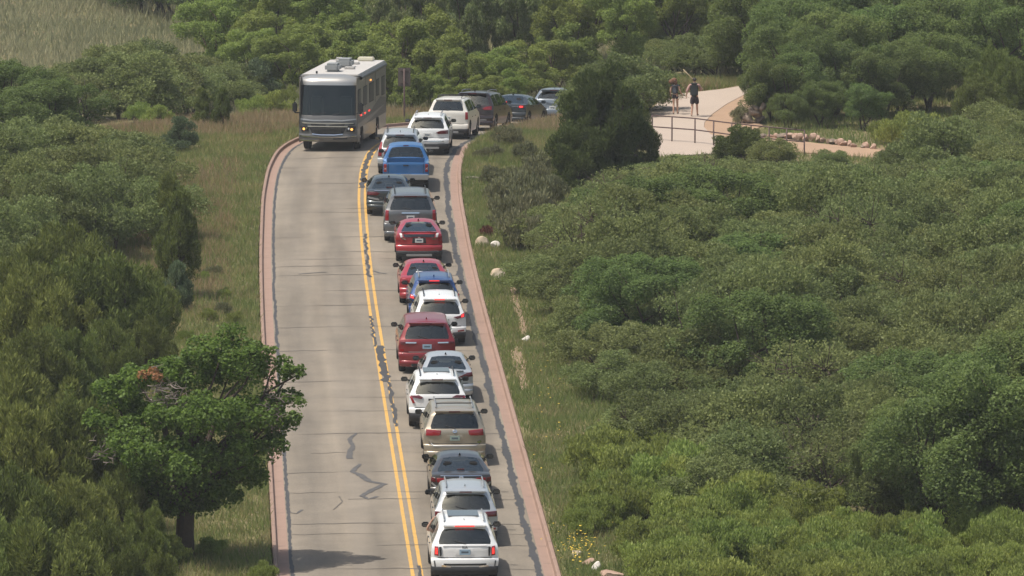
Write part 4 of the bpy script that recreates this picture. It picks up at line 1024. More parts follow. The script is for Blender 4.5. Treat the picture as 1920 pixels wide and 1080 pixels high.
class Car:
    """local frame: x to the right, y forward from the rear bumper, z up"""
    def __init__(s, rows, W, wtab, root, c_rear=.16, c_front=.28):
        # rows: (y, z, kind of the strip that starts here)
        s.root = root; s.hw = W / 2; s.wtab = wtab; s.cr = c_rear; s.cf = c_front
        s.rows0 = rows; s.L = rows[-1][0]
        R = []
        for i, (y, z, k) in enumerate(rows):
            if i == len(rows) - 1: R.append((y, z, k)); break
            y2, z2, _ = rows[i + 1]; d = math.hypot(y2 - y, z2 - z); n = max(1, int(math.ceil(d / .10)))
            for q in range(n):
                t = q / n; R.append((y + (y2 - y) * t, z + (z2 - z) * t, k))
        s.R = R
    def w(s, z): return s.hw * float(np.interp(z, [a for a, b in s.wtab], [b for a, b in s.wtab]))
    def yrear(s, z):
        zs = [r[1] for r in s.rows0]; top = int(np.argmax(zs))
        return float(np.interp(z, [r[1] for r in s.rows0[:top + 1]], [r[0] for r in s.rows0[:top + 1]]))
    def corner(s, y):
        return s.cr * (1 - min(1, max(0, (y - .2) / 1.2))) - s.cf * min(1, max(0, (y - (s.L - 1.5)) / 1.2))
    def rear(s, x, z):
        y = s.yrear(z); v = min(1.0, abs(x) / s.w(z)); return y + s.corner(y) * v ** 4
    def build(s, paint_m, glass_rear, glass_side, belt, rocker, wheels, R, win, pillars, vg=.86, glass_front=None, holes=None, side_glass=True):
        VS = [-1, -.97, -vg, -.45, 0, .45, vg, .97, 1]
        nV = len(VS); reg = {}
        def add(key, quad):
            reg.setdefault(key, []).append(quad)
        grid = []
        glass_idx = [i for i, r in enumerate(s.R) if r[2] == 'rg']; ws_idx = [i for i, r in enumerate(s.R) if r[2] == 'ws']
        for i, (y, z, k) in enumerate(s.R):
            ww = s.w(z); row = []
            t = None
            for lst in (glass_idx, ws_idx):
                if lst and lst[0] <= i <= lst[-1] + 1: t = (i - lst[0]) / (len(lst))
            for v in VS:
                vv = v
                if abs(abs(v) - vg) < 1e-6 and t is not None:
                    e = min(t, 1 - t); vv = math.copysign(vg - (.055 if e < .01 else (.012 if e < .2 else 0)), v)
                yy = y + s.corner(y) * abs(vv) ** 4
                topness = 1.0 if z > 1.0 else max(0, (z - .6) / .4)
                zz = z - (.055 * vv ** 4 + .02 * vv ** 2) * topness * (1 if y > .35 else .35)
                row.append(Vector((vv * ww, yy, zz)))
            grid.append(row)
        for i in range(len(grid) - 1):
            k = s.R[i][2]
            for j in range(nV - 1):
                mid = abs((VS[j] + VS[j + 1]) / 2) < vg - .001
                key = 'body'
                if k == 'rg' and mid: key = 'rear_window'
                if k == 'ws' and mid: key = 'windshield'
                if k == 'hole' and mid: continue
                add(key, (grid[i][j], grid[i][j + 1], grid[i + 1][j + 1], grid[i + 1][j]))
        # flanks
        def zb(y):
            z = rocker
            for yw in wheels:
                d = abs(y - yw)
                if d < R + .07: z = max(z, R + math.sqrt((R + .07) ** 2 - d * d))
            return z
        for sg in (-1, 1):
            cols = []
            for i, row in enumerate(grid):
                p = row[0] if sg < 0 else row[-1]
                ze = p.z; zl = min(belt, ze - .015); b = min(zb(p.y), zl - .02)
                l1 = ze - min(.075, (ze - zl) * .4)
                lev = [ze, l1, zl] + [zl + (b - zl) * f for f in (.18, .4, .65, .85, 1)]
                cols.append([p.copy()] + [Vector((sg * s.w(z), p.y, z)) for z in lev[1:]])
            for i in range(len(cols) - 1):
                ym = (cols[i][0].y + cols[i + 1][0].y) / 2
                for j in range(7):
                    key = 'body'
                    if j == 1 and side_glass and win[0] < ym < win[1] and not any(a < ym < b for a, b in pillars) and cols[i][1].z - cols[i][2].z > .04:
                        seg = sum(1 for a, b in pillars if ym > b); key = ('side_window', sg, seg)
                    q = (cols[i][j], cols[i][j + 1], cols[i + 1][j + 1], cols[i + 1][j])
                    add(key, q if sg > 0 else q[::-1])
        out = {}
        for key, quads in reg.items():
            nm = key if isinstance(key, str) else key[0]
            bm = bmesh.new(); cache = {}
            for q in quads:
                vs_ = []
                for p in q:
                    kk = (round(p.x, 4), round(p.y, 4), round(p.z, 4))
                    if kk not in cache: cache[kk] = bm.verts.new(p)
                    if cache[kk] not in vs_: vs_.append(cache[kk])
                if len(vs_) >= 3:
                    try: bm.faces.new(vs_)
                    except ValueError: pass
            mt = paint_m if nm == 'body' else (glass_rear if nm == 'rear_window' else (glass_front or glass_side if nm == 'windshield' else glass_side))
            o = bm_obj(nm, bm, mt, s.root, True, 42); out[key] = o
        return out
    # pieces laid on the rear face
    def patch(s, name, poly, mat, off=.012, depth=.045, parent=None):
        cx = sum(p[0] for p in poly) / len(poly); cz = sum(p[1] for p in poly) / len(poly)
        ring = []
        for i in range(len(poly)):
            a, b = poly[i], poly[(i + 1) % len(poly)]
            n = max(1, int(math.hypot(b[0] - a[0], b[1] - a[1]) / .07))
            for k in range(n): ring.append((a[0] + (b[0] - a[0]) * k / n, a[1] + (b[1] - a[1]) * k / n))
        n = len(ring); V = []; F = []
        for f in (0.0, .5, .93, 1.0):
            for x, z in ring:
                xx, zz = cx + (x - cx) * f, cz + (z - cz) * f
                lim = s.w(zz) * 1.012; xx = max(-lim, min(lim, xx))
                V.append((xx, s.rear(xx, zz) - off * (1 if f < .95 else .35), zz))
        for x, z in ring:
            lim = s.w(z) * 1.0; x = max(-lim, min(lim, x)); V.append((x, s.rear(x, z) + depth, z))
        for r in range(4):
            for i in range(n):
                j = (i + 1) % n; F.append((r*n + i, r*n + j, (r+1)*n + j, (r+1)*n + i))
        bm = bmesh.new(); vv = [bm.verts.new(v) for v in V]
        for f in F:
            try: bm.faces.new([vv[i] for i in f])
            except ValueError: pass
        bmesh.ops.remove_doubles(bm, verts=bm.verts, dist=.0005); bmesh.ops.recalc_face_normals(bm, faces=bm.faces)
        return bm_obj(name, bm, mat, parent or s.root, True, 40)
    def ribbon(s, name, pl, wd, mat, off=.01, parent=None):
        V = []; F = []; P = []
        for a, b in zip(pl[:-1], pl[1:]):
            n = max(1, int(math.hypot(b[0] - a[0], b[1] - a[1]) / .06))
            for k in range(n): P.append((a[0] + (b[0] - a[0]) * k / n, a[1] + (b[1] - a[1]) * k / n))
        P.append(pl[-1]); m = len(P)
        for i, (x, z) in enumerate(P):
            q = P[min(i + 1, m - 1)]; p = P[max(i - 1, 0)]; dx, dz = q[0] - p[0], q[1] - p[1]; l = math.hypot(dx, dz) or 1
            nx, nz = -dz / l * wd / 2, dx / l * wd / 2
            for sg in (1, -1):
                xx, zz = x + sg * nx, z + sg * nz; lim = s.w(zz); xx = max(-lim, min(lim, xx))
                V.append((xx, s.rear(xx, zz) - off, zz)); V.append((xx, s.rear(xx, zz) + .02, zz))
        for i in range(m - 1):
            a = 4 * i; F += [(a, a + 2, a + 6, a + 4), (a, a + 4, a + 5, a + 1), (a + 2, a + 3, a + 7, a + 6)]
        F += [(0, 1, 3, 2), (4*m - 4, 4*m - 2, 4*m - 1, 4*m - 3)]
        return mesh_py(name, V, F, mat, parent or s.root)
    def bumper(s, name, z0, z1, mat, off=.02, yend=.5, inset=.0):
        """wrap-round lower bumper: plan curve swept between two heights"""
        V = []; F = []; xs = np.linspace(-1, 1, 19); n = 0
        cols = []
        for v in xs:
            col = []
            for z, k in ((z0, .06 + inset), (z0 + (z1 - z0) * .35, inset * .5), (z1 - .02, 0), (z1, .03)):
                ww = s.w(z1) * (1.0 if k < .05 else .97); y = s.rows0[0][0] + s.corner(0) * abs(v) ** 4 - off + k
                col.append((v * ww * 1.006, y, z))
            cols.append(col)
        ends = [[(c[0], yend, c[2]) for c in cols[0]]] + cols + [[(c[0], yend, c[2]) for c in cols[-1]]]
        for col in ends: V += col
        for i in range(len(ends) - 1):
            for j in range(3):
                a = i * 4 + j; F.append((a, a + 4, a + 5, a + 1))
            # close top and bottom inward
        m = len(V)
        return mesh_py(name, V, F, mat, s.root, True)

def mirror_pair(root, x, y, z, mat, size=(.215, .10, .15)):
    for sg in (-1, 1):
        bm = bmesh.new(); box_bm(bm, (sg * (x + size[0] * .52), y, z), size, .03)
        box_bm(bm, (sg * (x + .01), y + .02, z - size[1] * .35), (.12, .05, .035), .01)
        o = bm_obj('wing_mirror', bm, mat, root, True, 40)
        bm = bmesh.new(); box_bm(bm, (sg * (x + size[0] * .55), y - size[1] * .5 - .002, z), (size[0] * .78, .006, size[2] * .70), .002)
        bm_obj('mirror_glass', bm, G_SUV if False else M_CHRD, o)
M_CHRD = simple('dark_mirror_glass', (.10, .11, .12), .08, .9)
def ellipse(cx, cz, rx, rz, n=14): return [(cx + rx * math.cos(2 * math.pi * i / n), cz + rz * math.sin(2 * math.pi * i / n)) for i in range(n)]
def mir(poly): return [(-x, z) for x, z in poly][::-1]
def rect(x0, x1, z0, z1): return [(x0, z0), (x1, z0), (x1, z1), (x0, z1)]

def seats(root, rows, zb, hw, mat, y_list):
    for y, xs, top in y_list:
        for x in xs:
            bm = bmesh.new()
            box_bm(bm, (x, y, (zb + top) / 2 - .05), (.46, .14, top - zb + .1), .05, Euler((-.18, 0, 0)))
            box_bm(bm, (x, y - .05, top + .13), (.25, .10, .17), .04)
            bm_obj('seat', bm, mat, root, True, 40)

def build_vehicle(name, label, cat, pxx, pyy, spec, group='vehicles queuing along the right lane', yaw=None, Y=None):
    kind = spec['kind']; L = spec.get('L', 4.6); W = spec.get('W', 1.85); H = spec.get('H', 1.7)
    p = at_plane(pxx, pyy, 0.04) if Y is None else Vector(((pxx - 960) / F_PX * Y, Y, 0))
    hd = head(p.y + L * .5) if yaw is None else math.tan(yaw)
    ym = p.y + L * .5; slope = float(zr(ym + 1.5) - zr(ym - 1.5)) / 3
    root = empty(name, (p.x, p.y, float(zr(p.y)) + float(crown(min(3.5, abs(p.x - float(xc(p.y)))))) + .004), (math.atan(slope), 0, -math.atan(hd)))
    tag(root, label, cat, group)
    gb = spec.get('gb', 1.10); gt = spec.get('gt', H - .17); rake = spec.get('rake', .30); belt = spec.get('belt', gb - .04)
    if kind in ('suv', 'van', 'hatch'):
        b = spec.get('bz', .68)
        rows = [(0, .40, 'b'), (0, b - .08, 'b'), (.02, b, 'b'), (.075, b + .035, 'b'), (.085, gb - .12, 'b'), (.11, gb - .03, 'b'), (.13, gb, 'rg'), (.13 + rake, gt, 'b'), (.145 + rake, gt + .05, 'b'),
                (.24 + rake, H - .05, 'r'), (.7 + rake, H - .012, 'r'), (L * .45, H, 'r'), (L * .60, H - .05, 'ws'), (L * .765, gb + .0, 'h'), (L * .93, gb - .17, 'f'), (L * .975, .70, 'f'), (L * .995, .58, 'f'), (L, .42, 'f')]
        win = (.35 + rake * .6, L * .74); pil = [(L * .27, L * .295), (L * .50, L * .525)]
        wt = spec.get('wt', [(0, .9), (.3, .95), (.62, 1), (.9, .995), (gb - .04, .965), (gb + .05, .91), (H - .12, .735), (H, .70)])
    elif kind == 'sedan':
        dk = spec.get('dk', 1.02); gy = spec.get('gy', .50); gy2 = spec.get('gy2', 1.35)
        b = spec.get('bz', .66); gb = dk + .05; belt = spec.get('belt', dk - .06)
        rows = [(0, .40, 'b'), (0, b - .06, 'b'), (.02, b, 'b'), (.055, b + .03, 'b'), (.065, dk - .10, 'b'), (.09, dk - .02, 'b'), (.16, dk, 't'), (gy, dk + .035, 'rg'), (gy2, H - .055, 'r'), (gy2 + .35, H - .01, 'r'), (L * .46, H, 'r'),
                (L * .57, H - .05, 'ws'), (L * .755, dk - .015, 'h'), (L * .92, dk - .20, 'f'), (L * .975, .66, 'f'), (L * .995, .55, 'f'), (L, .42, 'f')]
        win = (gy + .25, L * .73); pil = [(gy + .45, gy + .52), (L * .46, L * .485)]
        wt = spec.get('wt', [(0, .9), (.3, .95), (.6, 1), (dk - .15, .985), (dk, .93), (dk + .1, .86), (H - .1, .68), (H, .645)])
    elif kind == 'pickup':
        b = .70
        rows = [(0, .52, 'b'), (0, b, 'b'), (.05, b + .03, 'b'), (.055, 1.16, 'b'), (.075, 1.19, 'hole'), (1.72, 1.20, 'b'), (1.74, 1.23, 'rg'), (1.90, H - .13, 'b'), (1.95, H - .05, 'r'), (2.6, H, 'r'), (L * .60, H - .05, 'ws'), (L * .735, 1.19, 'h'), (L * .94, 1.05, 'f'), (L * .98, .75, 'f'), (L, .5, 'f')]
        gb = 1.23; gt = H - .13; belt = 1.16; win = (1.9, L * .72); pil = [(2.62, 2.72)]
        wt = [(0, .92), (.4, .96), (.8, 1), (1.15, .985), (1.22, .94), (1.3, .90), (H - .1, .72), (H, .69)]
    rows = [tuple(r) for r in rows]
    Rw = spec.get('R', .345); wr = (spec.get('wy', .92), spec.get('wy', .92) + L * .585)
    car = Car(rows, W, wt, root, spec.get('cr', .15), .30)
    vg = spec.get('vg', .86)
    gl_s = G_SED if kind == 'sedan' else G_SUV
    car.build(PM[spec['paint']], spec.get('rglass', gl_s), gl_s, belt, .30, wr, Rw, win, pil, vg, G_SED)
    # dark box added under the body to block light, then the cabin
    box('underbody_light_block', (0, L / 2, .36), (W * .80, L - .5, .20), M_BLK, root, .02)
    imat = M_INT2 if spec.get('beige') else M_INT
    y_c0 = {'suv': .35, 'van': .3, 'hatch': .35, 'sedan': spec.get('gy2', 1.35) - .75, 'pickup': 1.95}[kind]
    box('cabin_floor', (0, (y_c0 + L * .70) / 2, belt * .5 + .16), (W * .80, L * .70 - y_c0, belt - .42), M_INT, root, .02)
    z0 = belt - .1
    if kind == 'sedan': yl = [(y_c0 + .45, (-.38, .38), z0 + .20), (L * .50, (-.37, .37), z0 + .22)]
    elif kind == 'pickup': yl = [(2.15, (-.38, .38), z0 + .12), (L * .52, (-.38, .38), z0 + .16)]
    else: yl = [(1.0, (-.40, .40), z0 + .14), (1.75, (-.40, .40), z0 + .18), (L * .50, (-.38, .38), z0 + .2)]
    seats(root, None, z0 - .1, W / 2, imat, yl)
    for wy in wr:
        for sg in (-1, 1): wheel(root, sg * (W / 2 - .135), wy, Rw, .23, sg)
    # lower bumper, plate, lamps
    lm = PM[spec['paint']] if spec.get('lowpaint') else M_BLK
    if kind == 'pickup':
        box('rear_bumper', (0, -.05, .60), (W * .98, .18, .22), M_CHRB if spec.get('chromebumper') else M_SILB, root, .03)
    else:
        car.bumper('rear_bumper', .25, spec.get('lowz', .46), lm, .018, wr[0] - Rw - .08)
        if not spec.get('noskid'): box('bumper_insert', (0, -.012, .315), (W * .55, .05, .09), M_BLK if spec.get('lowpaint') else M_SILB, root, .015)
    pz = spec.get('pz', .86); pk = spec.get('plate', 'white')
    yp = car.rear(0, pz)
    car.patch('plate_recess', [(-.27, pz - .10), (.27, pz - .10), (.24, pz + .10), (-.24, pz + .10)], PM[spec['paint']] if spec.get('plainrecess') else M_BLK, .004, .01)  # black stands in for the recess's shade; plainrecess keeps body paint
    pl = box('number_plate', (0, yp - .016, pz), (.305, .012, .155), M_PLATE[pk], root, .004, Euler((-.06, 0, 0)))
    box('plate_text', (0, -.0075 + yp - .016, pz), (.20, .004, .055), M_PFR, root, 0)
    for poly, mk in spec.get('lamps', []):
        mm = {'r': M_RED, 'l': M_REDL, 'd': M_REDD, 'c': M_CLR, 'k': M_BLK}[mk]
        nm = {'c': 'reversing_lamp', 'k': 'lamp_surround'}.get(mk, 'tail_lamp')
        for pq in (poly, mir(poly)):
            if mk != 'l': car.patch(nm, pq, mm, .020, .05); continue
            hs_ = car.patch(nm, pq, M_RED, .020, .05)                  # glowing core inside a darker red lens
            cx = sum(p[0] for p in pq) / len(pq); cz = sum(p[1] for p in pq) / len(pq)
            car.patch('lit_core', [(cx + (x - cx) * .62, cz + (z - cz) * .68) for x, z in pq], M_REDL, .026, .01, hs_)
    for pl_, wd, mk, nm in spec.get('ribbons', []):
        mm = {'r': M_RED, 'l': M_REDL, 'd': M_REDD, 'c': M_CHR, 'k': M_BLK, 'p': PM[spec['paint']], 's': M_SILB}[mk]
        car.ribbon(nm, pl_, wd, mm, .016)
        if pl_[0][0] * pl_[-1][0] > 0: car.ribbon(nm, [(-x, z) for x, z in pl_], wd, mm, .016)
    # shut line of the tailgate / boot
    if kind != 'pickup':
        bz = spec.get('bz', .68) + .045
        car.ribbon('shut_line', [(-W * .40, bz), (W * .40, bz)], .014, M_BLK, .003)
    ez = spec.get('ez')
    if ez:
        e = car.patch('emblem', ellipse(0, ez, .075, .052), M_CHR, .018, .01)
        car.patch('emblem_center', ellipse(0, ez, .048, .030), M_SILB, .021, .01, parent=e)
    # high brake lamp, spoiler
    hm = M_REDL if spec.get('hlit') else M_REDD
    if kind in ('suv', 'van', 'hatch'):
        zs_ = gt + .035; ws_ = car.w(gt) * vg
        sp = box('spoiler', (0, .13 + rake + .045, zs_ + .045), (ws_ * 2 * .99, spec.get('spoil', .24), .05), PM[spec['paint']], root, .02, Euler((.10, 0, 0)))
        box('brake_lamp', (0, .13 + rake - .075, zs_ + .030), (spec.get('hw', .36), .03, .028), hm, sp, .006)
        wy = car.rear(.0, gb + .02)
        tube_obj('rear_wiper', [(.02, wy - .02, gb + .02), (-.30, car.rear(.3, gb + .10) - .02, gb + .09)], .012, M_BLK, root, 5)
    elif kind == 'sedan' and spec.get('hl', True):
        box('brake_lamp', (0, gy + .08, dk + .075), (.22, .04, .03), hm, root, .006)
    if kind == 'pickup': box('brake_lamp', (0, 1.925, H - .085), (.22, .04, .035), hm, root, .006)
    if spec.get('rails'):
        rx = car.w(H) * .84; rm = M_BLK if spec['rails'] == 'k' else M_SILB
        for sg in (-1, 1):
            tube_obj('roof_rail', [(sg * rx, .55 + rake, H - .035), (sg * rx, .66 + rake, H + .03), (sg * rx, L * .35, H + .05), (sg * rx, L * .56, H + .02), (sg * rx, L * .59, H - .04)], .020, rm, root, 8)
    if spec.get('rack'):
        for yy in (.9 + rake, 1.9 + rake): tube_obj('rack_bar', [(-car.w(H) * .84, yy, H + .05), (car.w(H) * .84, yy, H + .05)], .018, M_BLK, root, 8)
    if spec.get('sunroof'): box('sunroof', (0, L * .43, H + .004), (W * .46, L * .22, .012), M_SUN, root, .004)
    if spec.get('fin', True) and kind != 'pickup':
        fy = (.62 + rake) if kind != 'sedan' else spec.get('gy2', 1.35) + .12; fz = H - .03
        V = [(-.03, fy, fz), (.03, fy, fz), (.012, fy - .02, fz + .075), (-.012, fy - .02, fz + .075), (-.03, fy + .17, fz), (.03, fy + .17, fz)]
        mesh_py('antenna_fin', V, [(0, 1, 2, 3), (0, 3, 4), (1, 5, 2), (3, 2, 5, 4), (0, 4, 5, 1)], PM[spec['paint']] if not spec.get('blackfin') else M_BLK, root)
    my = L * .70; mz = belt + .10
    mirror_pair(root, car.w(belt + .02), my, mz, spec.get('mirm', M_BLK) if not spec.get('mirp') else PM[spec['paint']])
    # front lamps and door handles complete the sides
    for sg in (-1, 1):
        box('headlamp', (sg * W * .36, L - .30, .74), (W * .20, .16, .13), M_CLR, root, .03)
        for yy in ((L * .345, L * .565) if kind != 'pickup' else (L * .38, L * .58)): box('door_handle', (sg * (car.w(.93) + .012), yy, .93), (.03, .17, .03), M_BLK, root, .01)
    for sg in spec.get('exhaust', ()):
        o = lathe_x('exhaust_tip', [(-.02, .035), (-.02, .045), (.10, .045)], (0, 0, 0), M_CHR, root, 12)
        o.rotation_euler = (0, 0, math.pi / 2); o.location = (sg, .02, .30)
    if kind == 'pickup':
        for sg in (-1, 1): box('bed_wall', (sg * car.w(1.1) * .85, .90, .98), (.05, 1.62, .40), PM[spec['paint']], root, .01)
        box('bed_floor', (0, .90, .78), (W * .82, 1.62, .05), M_BLK, root, .005); box('bed_front', (0, 1.70, .98), (W * .82, .04, .44), PM[spec['paint']], root, .005)
        box('tailgate_inner', (0, .13, .98), (W * .82, .05, .38), PM[spec['paint']], root, .005)
        car.ribbon('shut_line', [(-W * .38, .74), (-W * .38, 1.14)], .016, M_BLK, .003); car.ribbon('shut_line', [(W * .38, .74), (W * .38, 1.14)], .016, M_BLK, .003)
        car.patch('tailgate_handle', rect(-.11, .11, 1.04, 1.09), M_BLK, .014, .01)
    for args in spec.get('extra', []): args(car, root)
    return car, root
M_SILB = simple('satin_silver_plastic', (.34, .34, .34), .4, .5)
M_CHRB = simple('chromed_bumper', (.62, .62, .62), .18, .9)
M_SUN = simple('dark_sunroof_glass', (.03, .028, .035), .06, .2, .6)

def text_badge(car, root, s, z, size, mat):
    cu = bpy.data.curves.new('badge_text', 'FONT'); cu.body = s; cu.size = size; cu.align_x = 'CENTER'; cu.align_y = 'CENTER'; cu.extrude = .004
    o = bpy.data.objects.new('badge_tmp', cu); COL.objects.link(o)
    dg = bpy.context.evaluated_depsgraph_get(); me = bpy.data.meshes.new_from_object(o.evaluated_get(dg)); bpy.data.objects.remove(o)
    me.materials.clear(); me.materials.append(mat)
    b = link(bpy.data.objects.new('badge_lettering', me), root); b.location = (0, car.rear(0, z) - .012, z); b.rotation_euler = (math.pi / 2, 0, 0)

# ---- the queue, from the nearest car to the farthest
V1 = dict(kind='suv', L=4.75, W=1.90, H=1.70, paint='white', gb=1.12, rake=.26, R=.37, plate='blue', pz=.90, plainrecess=True, lowz=.50, noskid=True, rails='s', sunroof=True, hlit=True, hw=.56, bz=.70,
          lamps=[([(.66, .80), (.70, .78), (.73, 1.04), (.66, 1.05)], 'k'), ([(.74, .79), (.86, .80), (.85, 1.06), (.75, 1.05)], 'l')],
          ribbons=[([(-.60, .56), (.60, .56)], .05, 'k', 'bumper_trim'), ([(.84, .50), (.86, .66)], .03, 'k', 'bumper_slot'), ([(.40, .50), (.66, .53)], .05, 'c', 'exhaust_trim'), ([(-.62, 1.085), (.62, 1.085)], .03, 'p', 'tailgate_ledge')],
          extra=[lambda c, r: text_badge(c, r, 'KIA', 1.035, .10, M_BLK)])
C1 = build_vehicle('white_suv', 'white SUV with lit upright tail lamps and an arm out of its window', 'SUV', 872, 1096, V1)
V2 = dict(kind='suv', L=4.5, W=1.85, H=1.65, paint='silver', gb=1.07, rake=.34, plate='green', pz=.80, plainrecess=True, rails='s', ez=.97, fin=True, bz=.62,
          lamps=[([(.44, .93), (.55, .87), (.90, .86), (.90, 1.02), (.60, 1.01)], 'd')], ribbons=[([(.70, .52), (.86, .52)], .06, 'r', 'reflector')])
build_vehicle('silver_suv', 'silver SUV with swept dark red tail lamps directly ahead of the white SUV', 'SUV', 874, 1026, V2)
V3 = dict(kind='sedan', L=4.85, W=1.83, H=1.45, paint='taupe', dk=1.05, gy=.50, gy2=1.30, pz=.80, plate='white', ez=.955, lowpaint=True, blackfin=True, bz=.62, exhaust=(-.55, .55),
          lamps=[([(.42, .84), (.52, .80), (.72, .80), (.74, .93), (.46, .93)], 'r'), ([(.75, .80), (.90, .82), (.90, .95), (.77, .93)], 'd')],
          ribbons=[([(-.62, 1.0), (.62, 1.0)], .02, 'c', 'boot_trim'), ([(.74, .66), (.88, .78)], .05, 's', 'bumper_crease')])
build_vehicle('grey_sedan', 'dark taupe-grey sedan between the silver SUV and the tan minivan', 'car', 865, 955, V3)
V4 = dict(kind='van', L=5.0, W=1.93, H=1.76, paint='tan', gb=1.15, rake=.22, R=.34, plate='green', pz=.86, plainrecess=True, rails='s', rack=True, ez=1.075, lowpaint=True, beige=True, bz=.64, fin=False, rglass=glass_mat('minivan_rear_glass', (.30, .36, .33), 1.75),
          lamps=[([(.44, .97), (.50, .94), (.90, .93), (.88, 1.13), (.42, 1.10)], 'r')],
          ribbons=[([(-.74, .69), (-.66, .64), (.66, .64), (.74, .69)], .025, 's', 'bumper_edge'), ([(.70, .72), (.82, .76)], .07, 'c', 'bumper_glint')])
build_vehicle('tan_minivan', 'tan minivan with wide red tail lamps and a roof rack', 'minivan', 853, 874, V4)
V5 = dict(kind='suv', L=4.65, W=1.84, H=1.66, paint='white', gb=1.13, rake=.34, plate='white', pz=.84, plainrecess=True, rails='k', sunroof=True, lowz=.54, bz=.66,
          lamps=[([(.46, 1.03), (.52, .98), (.82, 1.02), (.88, 1.08), (.60, 1.10)], 'd'), ([(.72, .84), (.80, .83), (.90, 1.04), (.82, 1.06)], 'r')],
          ribbons=[([(-.30, .955), (.30, .955)], .06, 'k', 'plate_garnish')])
build_vehicle('white_crossover', 'white crossover with boomerang tail lamps and black lower bumper behind the silver sedan', 'SUV', 821, 806, V5)
V6 = dict(kind='sedan', L=4.4, W=1.73, H=1.46, paint='silver', dk=1.04, gy=.42, gy2=1.20, pz=.80, plate='white', lowpaint=True, blackfin=True, bz=.60, ez=.95,
          lamps=[([(.40, .86), (.52, .82), (.86, .86), (.86, 1.0), (.66, .98)], 'd')], ribbons=[([(-.55, 1.03), (.55, 1.03)], .03, 'k', 'boot_edge')])
build_vehicle('silver_sedan', 'small silver sedan with dark roof side strips behind the red SUV', 'car', 838, 756, V6)
V7 = dict(kind='suv', L=5.0, W=1.92, H=1.78, paint='deepred', gb=1.18, rake=.24, R=.39, plate='blue', pz=.93, plainrecess=True, lowpaint=True, bz=.70, exhaust=(-.5, .5), fin=True,
          lamps=[([(.74, 1.03), (.90, 1.02), (.90, 1.09), (.74, 1.09)], 'd'), ([(.76, .76), (.90, .75), (.90, .84), (.78, .84)], 'r')],
          ribbons=[([(.36, 1.06), (.72, 1.06)], .045, 'c', 'lamp_bar'), ([(-.62, .745), (.62, .745)], .02, 's', 'bumper_edge')])
build_vehicle('red_suv', 'big deep red SUV with light blue plate and tall black tyres', 'SUV', 801, 702, V7)
V8 = dict(kind='suv', L=4.6, W=1.82, H=1.68, paint='white', gb=1.10, rake=.32, plate='white', pz=.80, plainrecess=True, rails='k', hlit=True, ez=1.0, lowz=.48, bz=.64,
          lamps=[([(.48, 1.0), (.60, .93), (.72, .96), (.74, 1.06), (.62, 1.03)], 'd'), ([(.70, .95), (.88, .99), (.86, 1.13), (.73, 1.08)], 'l')], ribbons=[([(-.32, .91), (.32, .91)], .05, 's', 'plate_garnish'), ([(.62, .52), (.84, .54)], .05, 'r', 'reflector')])
build_vehicle('white_suv', 'white SUV with glowing brake lamps between red and navy SUVs', 'SUV', 825, 649, V8)
V9 = dict(kind='suv', L=4.6, W=1.82, H=1.68, paint='navy', gb=1.10, rake=.32, plate='white', pz=.82, plainrecess=True, rails='s', hlit=True, ez=1.0, lowz=.48, mirm=M_BLK,
          lamps=[([(.48, 1.0), (.60, .93), (.72, .96), (.74, 1.06), (.62, 1.03)], 'd'), ([(.70, .95), (.88, .99), (.86, 1.13), (.73, 1.08)], 'l')])
build_vehicle('navy_suv', 'navy blue SUV with lit brake lamps half hidden by a white SUV', 'SUV', 815, 612, V9)
def sticker(c, r): box('window_sticker', (-.16, .62, 1.135), (.26, .012, .10), M_PLATE['white'], r, .002, Euler((-.95, 0, 0)))
V10 = dict(kind='sedan', L=4.65, W=1.80, H=1.45, paint='red', dk=1.03, gy=.42, gy2=1.30, pz=.82, plate='white', lowpaint=True, blackfin=True, lamps=[([(.48, .86), (.58, .82), (.88, .84), (.88, .97), (.62, .96)], 'r')], extra=[sticker], bz=.6, vg=.80)
build_vehicle('red_sedan', 'red sedan with a pale sticker in its rear window ahead of the navy SUV', 'car', 796, 573, V10)
def hatch_wing(c, r):
    c.patch('lower_window', [(-.56, .985), (.56, .985), (.60, 1.10), (-.60, 1.10)], M_SUN, .014, .02)
    box('wing', (0, .26, 1.155), (1.36, .16, .03), PM['red'], r, .01)
V11 = dict(kind='sedan', L=4.55, W=1.76, H=1.47, paint='red', dk=1.13, gy=.36, gy2=1.45, pz=.86, plate='white', lowz=.48, blackfin=True, ez=.96, bz=.66, hl=False,
           lamps=[([(.62, .98), (.70, .97), (.74, 1.12), (.64, 1.12)], 'c'), ([(.70, .84), (.86, .84), (.86, 1.08), (.76, 1.10)], 'r')], ribbons=[([(.50, .91), (.64, .93)], .04, 'c', 'crease_trim')], extra=[hatch_wing])
build_vehicle('red_hatchback', 'red hatchback with split rear window and black lower bumper behind the grey full-size SUV', 'car', 786, 494, V11)
V12 = dict(kind='suv', L=5.2, W=2.04, H=1.88, paint='grey', gb=1.27, rake=.20, R=.40, plate='white', pz=.98, plainrecess=True, lowpaint=True, bz=.74, hw=.5, cr=.10, fin=False, rails='k',
           lamps=[([(.84, .86), (.98, .86), (.96, 1.26), (.84, 1.25)], 'r'), ([(.84, .78), (.98, .78), (.98, .85), (.84, .85)], 'c')], ribbons=[([(-.34, 1.16), (.34, 1.16)], .05, 'c', 'chrome_bar')])
build_vehicle('grey_suv', 'full-size gunmetal SUV with upright red tail lamps and a chrome bar', 'SUV', 770, 456, V12)
